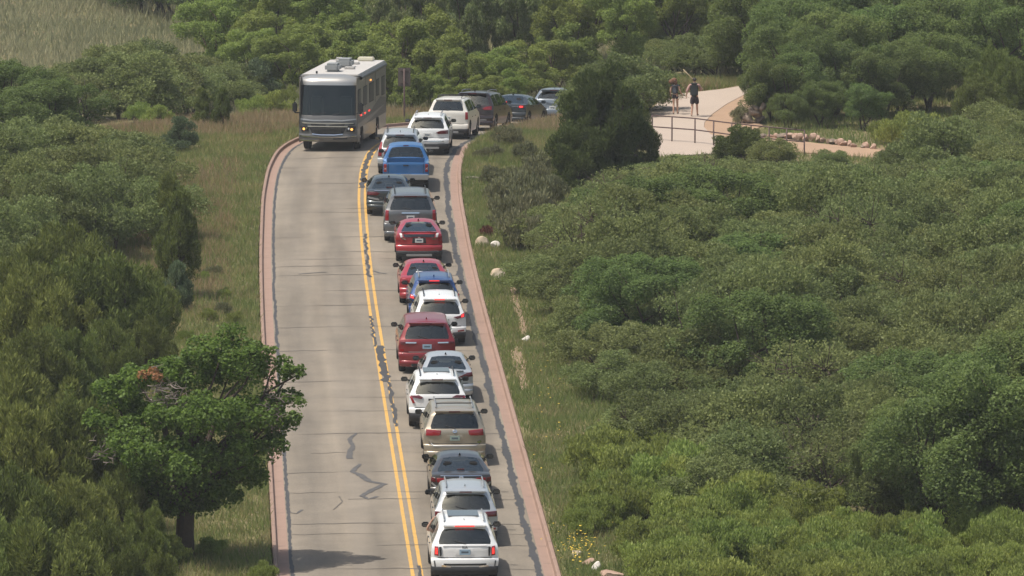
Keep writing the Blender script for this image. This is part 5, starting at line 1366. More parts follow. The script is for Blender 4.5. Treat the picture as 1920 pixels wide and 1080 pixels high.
V13 = dict(kind='sedan', L=4.75, W=1.80, H=1.44, paint='green', dk=1.03, gy=.40, gy2=1.25, pz=.60, plate='white', lowpaint=True, blackfin=True, bz=.58, lamps=[([(.36, .90), (.48, .82), (.88, .84), (.88, .97), (.50, .96)], 'd')], ribbons=[([(-.6, 1.01), (.6, 1.01)], .02, 'c', 'boot_trim'), ([(.40, .66), (.85, .74)], .07, 's', 'bumper_crease')])
build_vehicle('dark_sedan', 'dark grey sedan hugging the yellow line ahead of the gunmetal SUV', 'car', 730, 406, V13)
V14 = dict(kind='pickup', L=5.3, W=1.88, H=1.76, paint='blue', R=.38, wy=1.15, pz=.62, plate='white', cr=.05, lamps=[([(.78, .80), (.90, .80), (.90, 1.12), (.78, 1.12)], 'r'), ([(.79, .88), (.89, .88), (.89, 1.0), (.79, 1.0)], 'c')])
build_vehicle('blue_pickup', 'bright blue pickup truck with tan bumper', 'pickup truck', 761, 360, V14)
V15 = dict(kind='suv', L=4.8, W=1.87, H=1.75, paint='silver', gb=1.14, rake=.28, plate='white', pz=.85, plainrecess=True, rails='k', lowz=.5, lamps=[([(.76, .78), (.92, .78), (.88, 1.14), (.80, 1.36), (.74, 1.36), (.76, 1.1)], 'r')])
build_vehicle('silver_suv', 'silver SUV with tall red tail lamps and black roof rails ahead of the blue pickup', 'SUV', 750, 330, V15)
V16 = dict(kind='suv', L=4.6, W=1.84, H=1.66, paint='white', gb=1.13, rake=.34, plate='white', pz=.86, plainrecess=True, rails='s', lowz=.50, lamps=[([(.36, .96), (.46, .90), (.88, .90), (.88, 1.06), (.56, 1.04)], 'd')], ribbons=[([(-.7, .60), (.7, .60)], .03, 'c', 'bumper_edge')])
build_vehicle('white_suv', 'white SUV with thin swept dark lamps passing the motorhome', 'SUV', 801, 290, V16, yaw=.035)
V17 = dict(kind='suv', L=4.55, W=1.78, H=1.80, paint='cream', gb=1.24, rake=.14, R=.38, plate='white', pz=.92, plainrecess=True, rails='k', rack=True, lowz=.46, bz=.62, cr=.08, fin=False, vg=.84, lamps=[([(.76, .86), (.88, .86), (.88, 1.18), (.76, 1.18)], 'r')], ribbons=[([(-.42, .80), (.1, .80)], .09, 's', 'tailgate_panel')])
build_vehicle('ivory_suv', 'boxy ivory off-road SUV with roof rack entering the bend', 'SUV', 838, 254, V17, Y=330.0, yaw=math.atan(.125))
V18 = dict(kind='van', L=5.1, W=1.98, H=1.76, paint='maroon', gb=1.16, rake=.26, R=.36, plate='white', pz=.95, plainrecess=True, lowpaint=True, rails='s', lamps=[([(.50, 1.0), (.58, .94), (.92, .94), (.90, 1.12), (.62, 1.08)], 'r')], ribbons=[([(-.5, 1.08), (.42, 1.08)], .05, 'c', 'chrome_bar'), ([(-.7, .50), (.7, .50)], .04, 's', 'bumper_edge')])
build_vehicle('maroon_minivan', 'dark maroon minivan with chrome bar in the bend', 'minivan', 882, 240, V18, Y=338.0, yaw=math.atan(.19))
V19 = dict(kind='sedan', L=4.8, W=1.84, H=1.47, paint='slate', dk=1.06, gy=.48, gy2=1.3, pz=.84, plate='white', lowpaint=True, blackfin=True, hlit=True, lamps=[([(.56, .92), (.62, .86), (.84, .88), (.84, .99), (.62, 1.0)], 'l')], ribbons=[([(.30, .93), (.56, .94)], .025, 'c', 'boot_trim')])
build_vehicle('slate_sedan', 'slate grey sedan with glowing brake lamps deep in the bend', 'car', 947, 228, V19, Y=344.5, yaw=math.atan(.24))
V20 = dict(kind='suv', L=4.6, W=1.84, H=1.66, paint='steel', gb=1.16, rake=.42, plate='white', pz=.75, plainrecess=True, lowz=.5, lamps=[([(.74, .92), (.90, .92), (.88, 1.14), (.76, 1.14)], 'l')], ribbons=[([(-.3, .98), (.3, .98)], .06, 'c', 'badge_bar')])
build_vehicle('steel_grey_suv', 'steel-grey SUV with lit brake lamps disappearing behind the big juniper', 'SUV', 1036, 222, V20, Y=350.5, yaw=math.atan(.10))

M_PANE = simple('smoked_side_glass', (.03, .032, .03), .45, 0, 0, spec=.3)
M_BEI = simple('tan_reflection_trim', (.42, .38, .30), .3, .5, .4)  # tan reflection on the motorhome front, painted as a fixed colour
# ------------------------------------------------------------------ the motorhome coming the other way
def motorhome():
    Y = 323.4; x = (612 - 960) / F_PX * Y
    L = 9.9; W = 2.52
    root = empty('motorhome', (x, Y, float(zr(Y)) + .03), (math.radians(-1.6), 0, -math.radians(6.3)))
    root.scale = (1, 1, 1.06)
    tag(root, 'large grey and silver motorhome with lit amber headlamps coming up the left lane', 'motorhome')
    P_low = simple('charcoal_grey_motorhome_paint', (.125, .122, .115), .36, .3, .4)
    P_cap = simple('silver_motorhome_cap', (.33, .33, .32), .3, .4, .8); P_side = simple('taupe_motorhome_side', (.165, .15, .12), .5, .0, .1, var=.05, vscale=.6)
    P_roof = simple('white_rubber_roof', (.43, .41, .385), .8, var=.08, vscale=1.5); P_dk = simple('dark_grey_swoosh_paint', (.045, .045, .047), .5, .0, .1)
    P_mid = simple('mid_grey_swoosh_paint', (.12, .115, .105), .45, .1, .2)
    rows = [(0, .42, 'b'), (0, .62, 'b'), (.02, .80, 'b'), (.05, .98, 'b'), (.10, 1.30, 'b'), (.14, 1.44, 'rg'), (.34, 2.66, 'b'), (.42, 2.80, 'b')]
    car = Car(rows + [(.62, 3.02, 'r'), (.62 + .001, 3.021, 'r')], W, [(0, .97), (.6, 1), (1.4, 1), (2.7, .985), (3.1, .965)], root, .24, 0)
    # front shell only: body from bumper to cap
    def strip(name, rws, mat, glass=None, vg=.90):
        VS = [-1, -.985, -vg, -.6, -.3, 0, .3, .6, vg, .985, 1]; B = []; G = []
        g = []
        for (y, z) in rws:
            g.append([Vector((v * car.w(z), y + .24 * abs(v) ** 5, z - (.05 * v ** 4 if z > 2.9 else 0))) for v in VS])
        for i in range(len(g) - 1):
            for j in range(len(VS) - 1):
                q = (g[i][j], g[i][j + 1], g[i + 1][j + 1], g[i + 1][j])
                (G if glass and 1 < j < 8 else B).append(q)
        for nm, qs, mt in ((name, B, mat), ('windshield', G, glass)):
            if not qs: continue
            V = [p for q in qs for p in q]; F = [tuple(range(4 * i, 4 * i + 4)) for i in range(len(qs))]
            bm = bmesh.new(); vv = [bm.verts.new(p) for p in V]
            for f in F: bm.faces.new([vv[i] for i in f])
            bmesh.ops.remove_doubles(bm, verts=bm.verts, dist=.0005)
            bm_obj(nm, bm, mt, root, True, 45)
        return g
    strip('front_bumper', [(.03, .40), (-.01, .44), (-.01, .66), (.02, .72)], P_low)
    strip('front_panel', [(.02, .72), (.03, .98), (.07, 1.25), (.11, 1.40), (.14, 1.46)], P_low)
    strip('windshield_frame', [(.14, 1.46), (.18, 1.75), (.23, 2.05), (.28, 2.35), (.335, 2.66)], P_dk, G_RV)
    strip('front_cap', [(.335, 2.66), (.36, 2.76), (.42, 2.86), (.52, 2.95), (.68, 3.03), (.90, 3.08)], P_cap)
    # box of the coach: left and right walls, roof, back
    yb = .26
    for sg in (-1, 1):
        bm = bmesh.new(); wh = .52
        box_bm(bm, (sg * (W / 2 - .03), (yb + L) / 2, 1.95), (.05, L - yb, 2.06), .012); bm_obj('upper_wall', bm, P_side, root)
        # lower skirt with wheel openings
        wys = (1.62, L - 3.0); Rw = .50; pts = []
        ys_ = sorted(set([yb, L] + list(np.arange(yb, L, .1)) + [w + d for w in wys for d in (-Rw - .1, Rw + .1)]))
        V = []; F = []
        for y in ys_:
            zb = .36
            for wq in wys:
                d = abs(y - wq)
                if d < Rw + .1: zb = max(zb, Rw + math.sqrt(max(0, (Rw + .1) ** 2 - d * d)) * .95)
            V += [(sg * (W / 2 - .002), y, zb), (sg * (W / 2 - .002), y, .925), (sg * (W / 2 - .05), y, zb)]
        for i in range(len(ys_) - 1): F += [(3*i, 3*i + 3, 3*i + 4, 3*i + 1), (3*i, 3*i + 2, 3*i + 5, 3*i + 3)]
        sk = mesh_py('skirt', V, F, P_low, root)
        # painted swooshes: thin panels proud of the wall
        def sw(name, poly, mat, off=.006):
            V = [(sg * (W / 2 - .005 + off), y, z) for y, z in poly] + [(sg * (W / 2 - .02), y, z) for y, z in poly]; n = len(poly)
            F = [tuple(range(n))] + [(i, (i + 1) % n, n + (i + 1) % n, n + i) for i in range(n)]
            return mesh_py(name, V, F, mat, root)
        sw('dark_band', [(yb, .93), (L, .93), (L, 1.55), (L - 2, 1.70), (L * .5, 1.38), (2.2, 1.30), (yb, 1.50)], P_dk)
        sw('grey_swoosh', [(yb, .93), (2.5, .93), (L * .5, 1.05), (L - .3, 1.30), (L * .55, 1.22), (2.0, 1.15), (yb, 1.10)], P_mid, .010)
        # windows
        for a, b, z0, z1 in ((.40, 1.25, 1.55, 2.45), (2.2, 3.3, 1.75, 2.45), (4.2, 5.6, 1.75, 2.45), (6.6, 7.4, 1.85, 2.45), (8.4, 9.3, 1.75, 2.45)):
            fr = sw('window_frame', [(a - .04, z0 - .04), (b + .04, z0 - .04), (b + .04, z1 + .04), (a - .04, z1 + .04)], M_BLK, .012)
            V = [(sg * (W / 2 + .010), y, z) for y, z in ((a, z0), (b, z0), (b, z1), (a, z1))]; mesh_py('pane', V, [(0, 1, 2, 3)], M_PANE, fr)
        tube_obj('awning_roll', [(sg * (W / 2 + .05), .9, 2.93), (sg * (W / 2 + .05), L - .6, 2.93)], .075, P_dk, root, 10)
        for wq in wys:
            o = wheel(root, sg * (W / 2 - .19), wq, Rw, .28, sg)
            box('wheel_arch_liner', (sg * (W / 2 - .40), wq, .62), (.5, 1.15, .9), M_BLK, root, .05) if False else None
        # slide-out trim lines and marker lamp
        for ymk in (2.9, 6.2): sw('wall_seam', [(ymk, 1.6), (ymk + .03, 1.6), (ymk + .03, 2.95), (ymk, 2.95)], P_dk, .008)
        m = box('marker_lamp', (sg * (W / 2 + .03), 4.4, 2.62), (.05, .14, .07), M_AMB, root, .01)
    for yy in (1.35, 2.6, 4.0): box('glowing_red_strip', (W / 2 + .02, yy, 1.40), (.03, .34, .075), M_REDL, root, .01)  # red glowing strips along the right-hand wall
    box('roof', (0, (L + .8) / 2, 3.02), (W - .06, L - .8, .10), P_roof, root, .04)
    box('rear_wall', (0, L - .01, 1.72), (W - .1, .06, 2.6), P_side, root, .02)
    for sg in (-1, 1): box('cove_moulding', (sg * (W / 2 - .05), (L + .9) / 2, 3.0), (.10, L - 1.0, .09), P_cap, root, .03)
    box('floor_pan', (0, L / 2 + .2, .62), (W - .55, L - .8, .36), M_BLK, root, .03)
    box('dashboard', (0, .62, 1.28), (W - .3, .55, .28), M_INT, root, .06)
    for sx in (-.62, .62): box('driver_seat', (sx, 1.35, 1.65), (.55, .18, 1.05), M_INT2, root, .07)
    box('cabin_back', (0, 2.4, 1.9), (W - .15, .06, 2.1), M_INT, root, .02)
    box('cab_floor', (0, 1.35, 1.02), (W - .2, 2.0, .06), M_INT, root, .01); box('overhead_locker', (0, 1.1, 2.82), (W - .2, .9, .2), M_INT2, root, .03)
    # grille, lamps, chrome
    def fp(name, poly, mat, off=.02, dep=.04, par=None): return car.patch(name, poly, mat, off, dep, par)
    car.rows0 = [(0, .40, 'b'), (0, .66, 'b'), (.02, .72, 'b'), (.03, .98, 'b'), (.07, 1.25, 'b'), (.11, 1.40, 'b'), (.14, 1.46, 'b'), (.335, 2.66, 'b')]
    car.R = car.rows0; car.yrear = lambda z: float(np.interp(z, [r[1] for r in car.rows0], [r[0] for r in car.rows0])); car.corner = lambda y: .24
    car.rear = lambda x, z: car.yrear(z) + .24 * min(1.0, abs(x) / car.w(z)) ** 5
    gr = fp('grille', [(-.66, .72), (.66, .72), (.80, .995), (-.80, .995)], M_BLK, .02)
    for k in range(4): box('grille_bar', (0, -.01, .785 + k * .05), (1.2, .03, .010), P_low, gr, 0)
    car.ribbon('grille_surround_and_reflection', [(-.66, .72), (-.30, .685), (.30, .685), (.66, .72)], .035, M_CHR, .03); car.ribbon('grille_surround_and_reflection', [(-.86, 1.02), (.86, 1.02)], .04, M_BEI, .03)  # lower ribbon is the chrome edge, upper one a painted tan reflection
    car.ribbon('hood_reflection', [(-1.1, 1.15), (-.5, 1.145), (0, 1.13), (.5, 1.145), (1.1, 1.15)], .035, M_BEI, .028)  # curve of reflected light painted in tan above the slots
    for sg in (-1, 1):
        fp('hood_slot', [(sg * .08, 1.05), (sg * .70, 1.05), (sg * .74, 1.12), (sg * .08, 1.10)][::sg], M_BLK, .02)
        h = fp('headlamp', [(sg * .80, .82), (sg * 1.14, .80), (sg * 1.20, 1.02), (sg * .86, 1.06)][::sg], M_BLK, .025)
        b = fp('lit_lamp', ellipse(sg * 1.03, .91, .055, .05), M_AMB, .045, .02, h); fp('lens', ellipse(sg * .90, .94, .05, .05), M_CHR, .04, .02, h)
        fp('marker', [(sg * .90, 1.10), (sg * 1.14, 1.09), (sg * 1.14, 1.15), (sg * .94, 1.15)][::sg], M_BLK, .02)
    car.ribbon('chrome_strip', [(-1.22, .64), (-.7, .60), (.0, .575), (.7, .60), (1.22, .64)], .035, M_CHR, .035)
    car.ribbon('bumper_chrome', [(-1.20, .455), (-.35, .455)], .04, M_CHR, .035); car.ribbon('bumper_slot', [(.25, .53), (.85, .55)], .07, M_BLK, .03)
    car.ribbon('grey_crease', [(-1.2, 1.30), (-.6, 1.255), (.0, 1.27), (.6, 1.255), (1.2, 1.31)], .05, P_cap, .02); car.ribbon('wiper', [(-.70, 1.50), (-.1, 1.56)], .03, M_BLK, .03); car.ribbon('wiper', [(.2, 1.50), (.8, 1.57)], .03, M_BLK, .03)
    for sg in (-1, 1):
        a = box('wing_mirror', (sg * (W / 2 + .16), .10, 1.78), (.20, .14, .42), M_BLK, root, .05); tube_obj('mirror_arm', [(sg * (W / 2 - .03), .28, 1.55), (sg * (W / 2 + .16), .12, 1.56), (sg * (W / 2 + .16), .10, 1.62)], .028, M_BLK, a, 6)
    for yy, xx, s in ((2.7, -.12, (.62, .95, .34)), (5.4, .05, (.66, 1.0, .36))):
        box('air_conditioner', (xx, yy, 3.07 + s[2] / 2), s, simple('roof_unit_grey_plastic', (.25, .26, .26), .6), root, .09)
    box('roof_vent', (.4, 4.2, 3.11), (.45, .45, .10), P_roof, root, .03); box('roof_vent', (.2, 7.2, 3.11), (.45, .45, .10), P_roof, root, .03); box('satellite_dome', (-.6, 8.3, 3.17), (.4, .4, .2), P_roof, root, .08)
    box('roof_horn', (-.62, 1.15, 3.13), (.08, .16, .10), M_BLK, root, .02); 
    box('roof_box', (.45, 9.3, 3.15), (.7, .5, .16), simple('cream_roof_box', (.62, .58, .45), .6), root, .04)
motorhome()
# ------------------------------------------------------------------ people
M_SKIN = simple('tan_skin', (.50, .30, .215), .6, var=.06, vscale=20)  # plain tan skin tone
def skin_mesh(name, joints, bones, rootj, mat, parent=None, sub=2):
    names = list(joints); idx = {n: i for i, n in enumerate(names)}
    me = bpy.data.meshes.new(name); me.from_pydata([joints[n][0] for n in names], [(idx[a], idx[b]) for a, b in bones], [])
    o = bpy.data.objects.new(name + '_tmp', me); COL.objects.link(o)
    sm = o.modifiers.new('skin', 'SKIN'); sm.use_smooth_shade = True
    for n in names:
        v = me.skin_vertices[0].data[idx[n]]; r = joints[n][1]
        v.radius = r if hasattr(r, '__len__') else (r, r); v.use_root = (n == rootj)
    ss = o.modifiers.new('sub', 'SUBSURF'); ss.levels = sub; ss.render_levels = sub
    dg = bpy.context.evaluated_depsgraph_get(); m2 = bpy.data.meshes.new_from_object(o.evaluated_get(dg))
    bpy.data.objects.remove(o)
    for p in m2.polygons: p.use_smooth = True
    m2.materials.clear(); m2.materials.append(mat); m2.name = name
    return link(bpy.data.objects.new(name, m2), parent)
def add_hand(J, B, wrist, dirv, sidev, palmn, tagp, s=1.0, curl=.5):
    """five separate fingers of unequal length from a palm; thumb leaves the side"""
    d = Vector(dirv).normalized(); sd_ = Vector(sidev).normalized(); pn = Vector(palmn).normalized(); w = Vector(J[wrist][0])
    J[tagp + 'palm'] = (tuple(w + d * .055 * s), .026 * s); B.append((wrist, tagp + 'palm'))
    for k, (off, ln) in enumerate(((-.030, .070), (-.010, .080), (.010, .076), (.029, .060))):
        b0 = w + d * .092 * s + sd_ * off * s; b1 = b0 + (d * .8 + pn * curl * .6) * ln * .5 * s; b2 = b1 + (d * .45 + pn * curl) * ln * .5 * s
        for q, p, r in (('a', b0, .0105), ('b', b1, .0095), ('c', b2, .008)): J[f'{tagp}f{k}{q}'] = (tuple(p), r * s)
        B += [(tagp + 'palm', f'{tagp}f{k}a'), (f'{tagp}f{k}a', f'{tagp}f{k}b'), (f'{tagp}f{k}b', f'{tagp}f{k}c')]
    t0 = w + d * .040 * s - sd_ * .034 * s; t1 = t0 + (d * .6 - sd_ * .55 + pn * .3) * .04 * s; t2 = t1 + (d * .8 + pn * .4) * .028 * s
    for q, p, r in (('a', t0, .013), ('b', t1, .011), ('c', t2, .009)): J[f'{tagp}t{q}'] = (tuple(p), r * s)
    B += [(tagp + 'palm', tagp + 'ta'), (tagp + 'ta', tagp + 'tb'), (tagp + 'tb', tagp + 'tc')]
def walker(name, label, px, py, H, pose):
    """seen from behind, facing +y; joints in metres at height 1.75, scaled"""
    p = at_plane(px, py, ZP + .05); k = H / 1.75
    root = empty(name, p, (0, 0, pose.get('yaw', 0))); root.scale = (k, k, k); tag(root, label, 'person')
    hw = pose['hip']; sw = pose['sh']; g = pose.get('girth', 1.0)
    J = {'pelvis': ((0, 0, .93), (.13 * g, .10 * g)), 'waist': ((0, .0, 1.08), (.115 * g, .09 * g)), 'chest': ((0, .0, 1.28), (.135 * g, .10 * g)), 'collar': ((0, .0, 1.43), (.085, .07)), 'neck': ((0, .01, 1.50), (.05, .052)),
         'jaw': ((0, .035, 1.575), (.055, .068)), 'skull': ((0, .03, 1.655), (.073, .088)), 'crown': ((0, .025, 1.705), (.058, .066)), 'nose': ((0, .115, 1.60), .014)}
    B = [('pelvis', 'waist'), ('waist', 'chest'), ('chest', 'collar'), ('collar', 'neck'), ('neck', 'jaw'), ('jaw', 'skull'), ('skull', 'crown'), ('jaw', 'nose')]
    for sd, sg in (('l', -1), ('r', 1)):
        J['ear' + sd] = ((sg * .078, .02, 1.60), .014); B.append(('skull', 'ear' + sd))
        kn = pose['knee' + sd]; an = pose['ankle' + sd]; el = pose['elbow' + sd]; wr = pose['wrist' + sd]
        J['hip' + sd] = ((sg * hw, 0, .90), .088 * g); J['knee' + sd] = (kn, .056); J['calf' + sd] = (tuple(np.array(kn) * .55 + np.array(an) * .45 + np.array((0, -.02, 0))), .052); J['ankle' + sd] = (an, .036)
        J['toe' + sd] = ((an[0] + sg * .02, an[1] + .14, max(.03, an[2] - .05)), (.036, .025)); J['heel' + sd] = ((an[0], an[1] - .04, max(.028, an[2] - .05)), .028)
        J['sho' + sd] = ((sg * sw, 0, 1.42), .062 * g); J['elbow' + sd] = (el, .042); J['fore' + sd] = (tuple(np.array(el) * .7 + np.array(wr) * .3), .042); J['wrist' + sd] = (wr, .027)
        B += [('pelvis', 'hip' + sd), ('hip' + sd, 'knee' + sd), ('knee' + sd, 'calf' + sd), ('calf' + sd, 'ankle' + sd), ('ankle' + sd, 'toe' + sd), ('ankle' + sd, 'heel' + sd),
              ('collar', 'sho' + sd), ('sho' + sd, 'elbow' + sd), ('elbow' + sd, 'fore' + sd), ('fore' + sd, 'wrist' + sd)]
        d = Vector(wr) - Vector(el); add_hand(J, B, 'wrist' + sd, d, (0, 1, 0) if abs(d.normalized().y) < .8 else (1, 0, 0), (-sg, 0, 0), 'h' + sd, 1.0, .5)
    body = skin_mesh('body', J, B, 'pelvis', M_SKIN, root)
    def grow(names, bones, f, nm, mat, rootj, over={}):
        JJ = {}
        for n in names:
            pos, r = over.get(n, J[n]); r = r if hasattr(r, '__len__') else (r, r); JJ[n] = (pos, (r[0] + f, r[1] + f))
        return skin_mesh(nm, JJ, bones, rootj, mat, root)
    def lerp(a, b, t): return tuple(np.array(J[a][0]) * (1 - t) + np.array(J[b][0]) * t)
    # shorts
    sl = pose['shortlen']
    J['sl'] = (lerp('hipl', 'kneel', sl), (.085 * g * pose['flare'], .085 * g * pose['flare'])); J['sr'] = (lerp('hipr', 'kneer', sl), (.085 * g * pose['flare'], .085 * g * pose['flare']))
    J['wb'] = ((0, 0, 1.04), (.118 * g, .095 * g))
    grow(['pelvis', 'wb', 'hipl', 'hipr', 'sl', 'sr'], [('pelvis', 'wb'), ('pelvis', 'hipl'), ('pelvis', 'hipr'), ('hipl', 'sl'), ('hipr', 'sr')], .014, 'shorts', pose['shorts'], 'pelvis')
    # top
    names = ['pelvis', 'waist', 'chest', 'collar']; bones = [('pelvis', 'waist'), ('waist', 'chest'), ('chest', 'collar')]
    ov = {'pelvis': ((0, 0, .97), (.13 * g, .10 * g))}
    for sd in 'lr':
        t = pose['sleeve' + sd]
        J['slv' + sd] = (lerp('sho' + sd, 'elbow' + sd, min(1, t)), .055); names += ['sho' + sd, 'slv' + sd]; bones += [('collar', 'sho' + sd), ('sho' + sd, 'slv' + sd)]
        if t > 1: J['cuff' + sd] = (lerp('elbow' + sd, 'wrist' + sd, t - 1), .038); names.append('cuff' + sd); bones.append(('slv' + sd, 'cuff' + sd))
    grow(names, bones, .012, 'shirt', pose['shirt'], 'chest', ov)
    for sd in 'lr':
        a = J['ankle' + sd][0]; t = J['toe' + sd][0]; h = J['heel' + sd][0]
        JJ = {'a': ((a[0], a[1], a[2] + .02), .045), 'h': (h, .036), 't': (t, (.046, .034))}
        skin_mesh('shoe', JJ, [('a', 'h'), ('a', 't')], 'a', pose['shoe'], root, 1)
    return root, J, k
def blob(name, c, r, mat, parent, seed=1, rough=.18, sub=3):
    rg = random.Random(seed); bm = bmesh.new(); bmesh.ops.create_icosphere(bm, subdivisions=sub, radius=1)
    for v in bm.verts:
        n = v.co.normalized(); f = 1 + rough * (math.sin(n.x * 9 + seed) * math.sin(n.y * 8 + 1) + math.sin(n.z * 11 + seed * 2) * .6) + rg.uniform(-rough, rough) * .5
        v.co = Vector((n.x * r[0] * f + c[0], n.y * r[1] * f + c[1], n.z * r[2] * f + c[2]))
    return bm_obj(name, bm, mat, parent, True)
M_DSH = simple('dark_shorts_cloth', (.030, .026, .032), .9); M_BSH = simple('plum_black_shorts_cloth', (.042, .030, .036), .9)
M_TOP = simple('grey_tank_top_cloth', (.085, .095, .115), .9); M_PINK = simple('pink_striped_shirt_cloth', (.42, .25, .22), .9, var=.3, vscale=9)
M_SHOE = simple('dark_shoe', (.03, .028, .028), .7); M_SHOE2 = simple('tan_shoe', (.22, .16, .12), .7)
M_HAIR = simple('curly_auburn_hair', (.15, .068, .035), .7, var=.5, vscale=30, bump=.6); M_HAIR2 = simple('short_dark_hair', (.028, .020, .016), .7, var=.3, vscale=30)
w_root, wJ, wk = walker('person', 'walker with wind-blown curly auburn hair, grey top and black shorts', 1266, 214, 1.60,
    dict(hip=.085, sh=.165, girth=.92, yaw=-.15, kneel=(-.085, .02, .49), anklel=(-.07, -.10, .075), kneer=(.10, .06, .49), ankler=(.11, .06, .078), elbowl=(-.24, -.02, 1.14), wristl=(-.25, .12, .95), elbowr=(.25, -.03, 1.14), wristr=(.33, .10, .98),
         shorts=M_DSH, shirt=M_TOP, shoe=M_SHOE, shortlen=.42, flare=1.0, sleevel=.12, sleever=.12))
h = blob('hair', (-.05, -.01, 1.67), (.15, .13, .145), M_HAIR, w_root, 4, .14); blob('hair_lock', (-.20, -.03, 1.61), (.13, .10, .12), M_HAIR, h, 7, .18); blob('hair_lock', (.03, -.07, 1.58), (.08, .06, .12), M_HAIR, h, 9, .16)
m_root, mJ, mk_ = walker('person', 'walker in pink striped shirt and long dark shorts with a pole', 1302, 218, 1.74,
    dict(hip=.095, sh=.20, girth=1.12, yaw=-.1, kneel=(-.10, .03, .49), anklel=(-.12, -.08, .075), kneer=(.11, .07, .50), ankler=(.13, .10, .085), elbowl=(-.33, -.03, 1.16), wristl=(-.37, .06, .93), elbowr=(.30, .10, 1.18), wristr=(.20, .28, 1.36),
         shorts=M_BSH, shirt=M_PINK, shoe=M_SHOE2, shortlen=.92, flare=1.12, sleevel=1.35, sleever=1.35))
blob('hair', (0, .015, 1.685), (.092, .105, .085), M_HAIR2, m_root, 3, .05)
def backpack(name, label, root, k, w, h, d, z, mat, yaw):
    c = root.matrix_basis @ Vector((0, 0, 0))
    o = empty(name, root.location, (0, 0, yaw)); o.scale = (k, k, k); tag(o, label, 'backpack')
    bm = bmesh.new(); box_bm(bm, (0, -.13 - d / 2, z), (w, d, h), .07); bm_obj('pack_body', bm, mat, o, True, 50)
    bm = bmesh.new(); box_bm(bm, (0, -.13 - d - .03, z - h * .15), (w * .7, .07, h * .45), .03); bm_obj('front_pocket', bm, mat, o, True, 50)
    bm = bmesh.new(); box_bm(bm, (0, -.13 - d * .55, z + h * .5), (w * .9, d * .9, .06), .025); bm_obj('lid', bm, mat, o, True, 50)
    for sg in (-1, 1): tube_obj('shoulder_strap', [(sg * w * .3, -.14, z + h * .42), (sg * w * .34, -.02, 1.50), (sg * w * .36, .12, 1.42), (sg * w * .38, .13, 1.22), (sg * w * .42, .02, 1.05), (sg * w * .4, -.13, z - h * .4)], .018, mat, o, 6)
backpack('backpack', 'slate grey backpack worn by the curly-haired walker', w_root, wk, .27, .40, .14, 1.22, simple('slate_pack_cloth', (.075, .085, .10), .85, var=.2), -.15)
backpack('backpack', 'large black backpack worn by the walker in the pink shirt', m_root, mk_, .36, .58, .18, 1.22, simple('black_pack_cloth', (.028, .034, .036), .85, var=.2), -.1)
# wooden pole over the right hand, leaning out over the left shoulder
M_POLE = simple('pale_peeled_wood_pole', (.52, .40, .24), .7, var=.2, vscale=6)
mw = Matrix.Translation(m_root.location) @ Matrix.Rotation(-.1, 4, 'Z') @ Matrix.Diagonal((mk_, mk_, mk_, 1))
hand = mw @ Vector((.16, .33, 1.40)); tip = at_depth(1281, 130, hand.y - .1)
dv = (tip - hand); a = hand - dv * .28
po = tube_obj('wooden_pole', [a - hand, dv * .5, dv], [.024, .022, .019], M_POLE); po.location = hand
tag(po, 'long pale wooden pole carried over the shoulder of the walker in pink', 'pole')

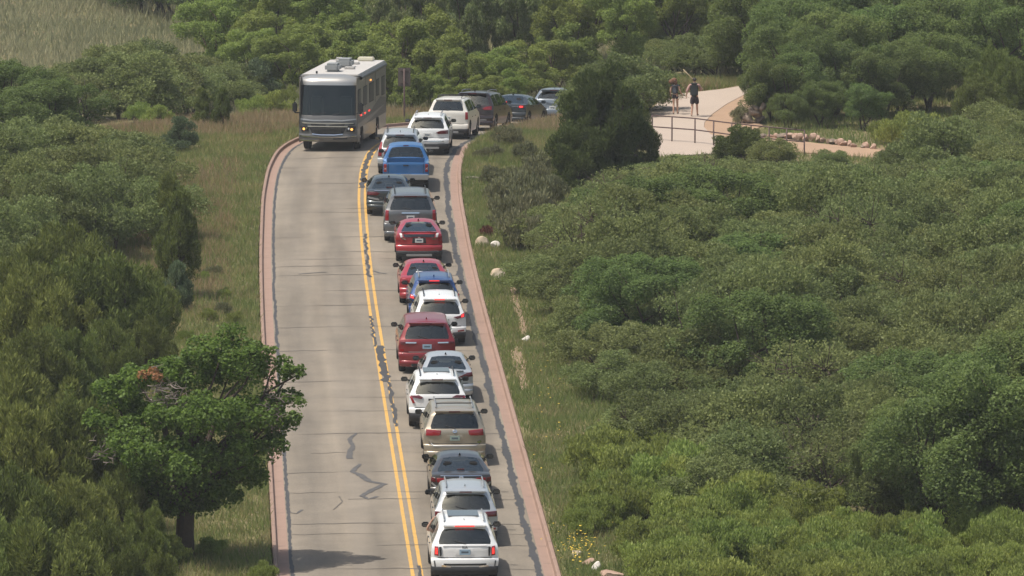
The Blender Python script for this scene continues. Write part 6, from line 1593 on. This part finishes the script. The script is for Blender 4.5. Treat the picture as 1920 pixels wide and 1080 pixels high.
# driver of the nearest car with the left arm out of the window, hand on the roof edge
car1, r1 = C1
def driver():
    o = empty('person', r1.location, r1.rotation_euler); tag(o, 'car occupant resting a bare arm out of the white SUV window', 'person')
    y = 2.50; x = -.40
    J = {'pelvis': ((x, y + .12, .62), (.14, .11)), 'waist': ((x, y + .04, .80), (.13, .10)), 'chest': ((x, y, 1.02), (.15, .11)), 'collar': ((x, y - .01, 1.17), (.09, .07)), 'neck': ((x, y, 1.24), .052), 'jaw': ((x, y + .03, 1.31), (.056, .068)), 'skull': ((x, y + .02, 1.39), (.073, .086)), 'crown': ((x, y + .015, 1.44), (.056, .064)), 'nose': ((x, y + .11, 1.335), .014),
         'hl': ((x - .10, y + .25, .60), .085), 'kl': ((x - .13, y + .62, .66), .06), 'al': ((x - .12, y + .80, .50), .042), 'hr': ((x + .10, y + .25, .60), .085), 'kr': ((x + .13, y + .62, .66), .06), 'ar': ((x + .12, y + .80, .50), .042),
         'sl': ((x - .19, y + .0, 1.15), .062), 'el': ((-.985, y - .02, 1.155), .046), 'fl': ((-.965, y - .05, 1.25), .043), 'wl': ((-.86, y - .09, 1.43), .030),
         'sr': ((x + .19, y, 1.15), .062), 'er': ((x + .24, y + .20, .92), .043), 'wr': ((x + .12, y + .45, .98), .03)}
    B = [('pelvis', 'waist'), ('waist', 'chest'), ('chest', 'collar'), ('collar', 'neck'), ('neck', 'jaw'), ('jaw', 'skull'), ('skull', 'crown'), ('jaw', 'nose'), ('pelvis', 'hl'), ('hl', 'kl'), ('kl', 'al'), ('pelvis', 'hr'), ('hr', 'kr'), ('kr', 'ar'),
         ('collar', 'sl'), ('sl', 'el'), ('el', 'fl'), ('fl', 'wl'), ('collar', 'sr'), ('sr', 'er'), ('er', 'wr')]
    add_hand(J, B, 'wl', (.45, -.05, .9), (0, 1, 0), (1, 0, .1), 'hdl', 1.0, .9); add_hand(J, B, 'wr', (-.2, .9, .2), (1, 0, 0), (0, .3, -1), 'hdr', 1.0, .9)
    skin_mesh('body', J, B, 'pelvis', M_SKIN, o)
    JJ = {n: (J[n][0], tuple(np.array(J[n][1] if hasattr(J[n][1], '__len__') else (J[n][1],) * 2) + .014)) for n in ('pelvis', 'waist', 'chest', 'collar', 'sl', 'sr')}
    JJ['ql'] = ((x - .34, y, 1.15), .062); JJ['qr'] = ((x + .22, y + .1, 1.03), .058)
    skin_mesh('shirt', JJ, [('pelvis', 'waist'), ('waist', 'chest'), ('chest', 'collar'), ('collar', 'sl'), ('collar', 'sr'), ('sl', 'ql'), ('sr', 'qr')], 'chest', M_TOP, o)
    blob('hair', (x, y + .005, 1.415), (.088, .10, .082), M_HAIR2, o, 5, .05)
driver()
# ------------------------------------------------------------------ thin summer haze
hz = bpy.data.materials.new('thin_summer_haze'); hz.use_nodes = True; nt = hz.node_tree
for n in list(nt.nodes): nt.nodes.remove(n)
pv = nt.nodes.new('ShaderNodeVolumePrincipled'); pv.inputs['Color'].default_value = (.93, .96, 1, 1); pv.inputs['Density'].default_value = 0.00014; pv.inputs['Anisotropy'].default_value = 0.0
ho = nt.nodes.new('ShaderNodeOutputMaterial'); nt.links.new(pv.outputs[0], ho.inputs['Volume'])
bm = bmesh.new(); bmesh.ops.create_cube(bm, size=1, matrix=Matrix.Translation((0, 2600, 17)) @ Matrix.Diagonal((5600, 7600, 50, 1)))
tag(bm_obj('haze', bm, hz), 'thin pale summer haze over the whole place', 'haze', kind='stuff')
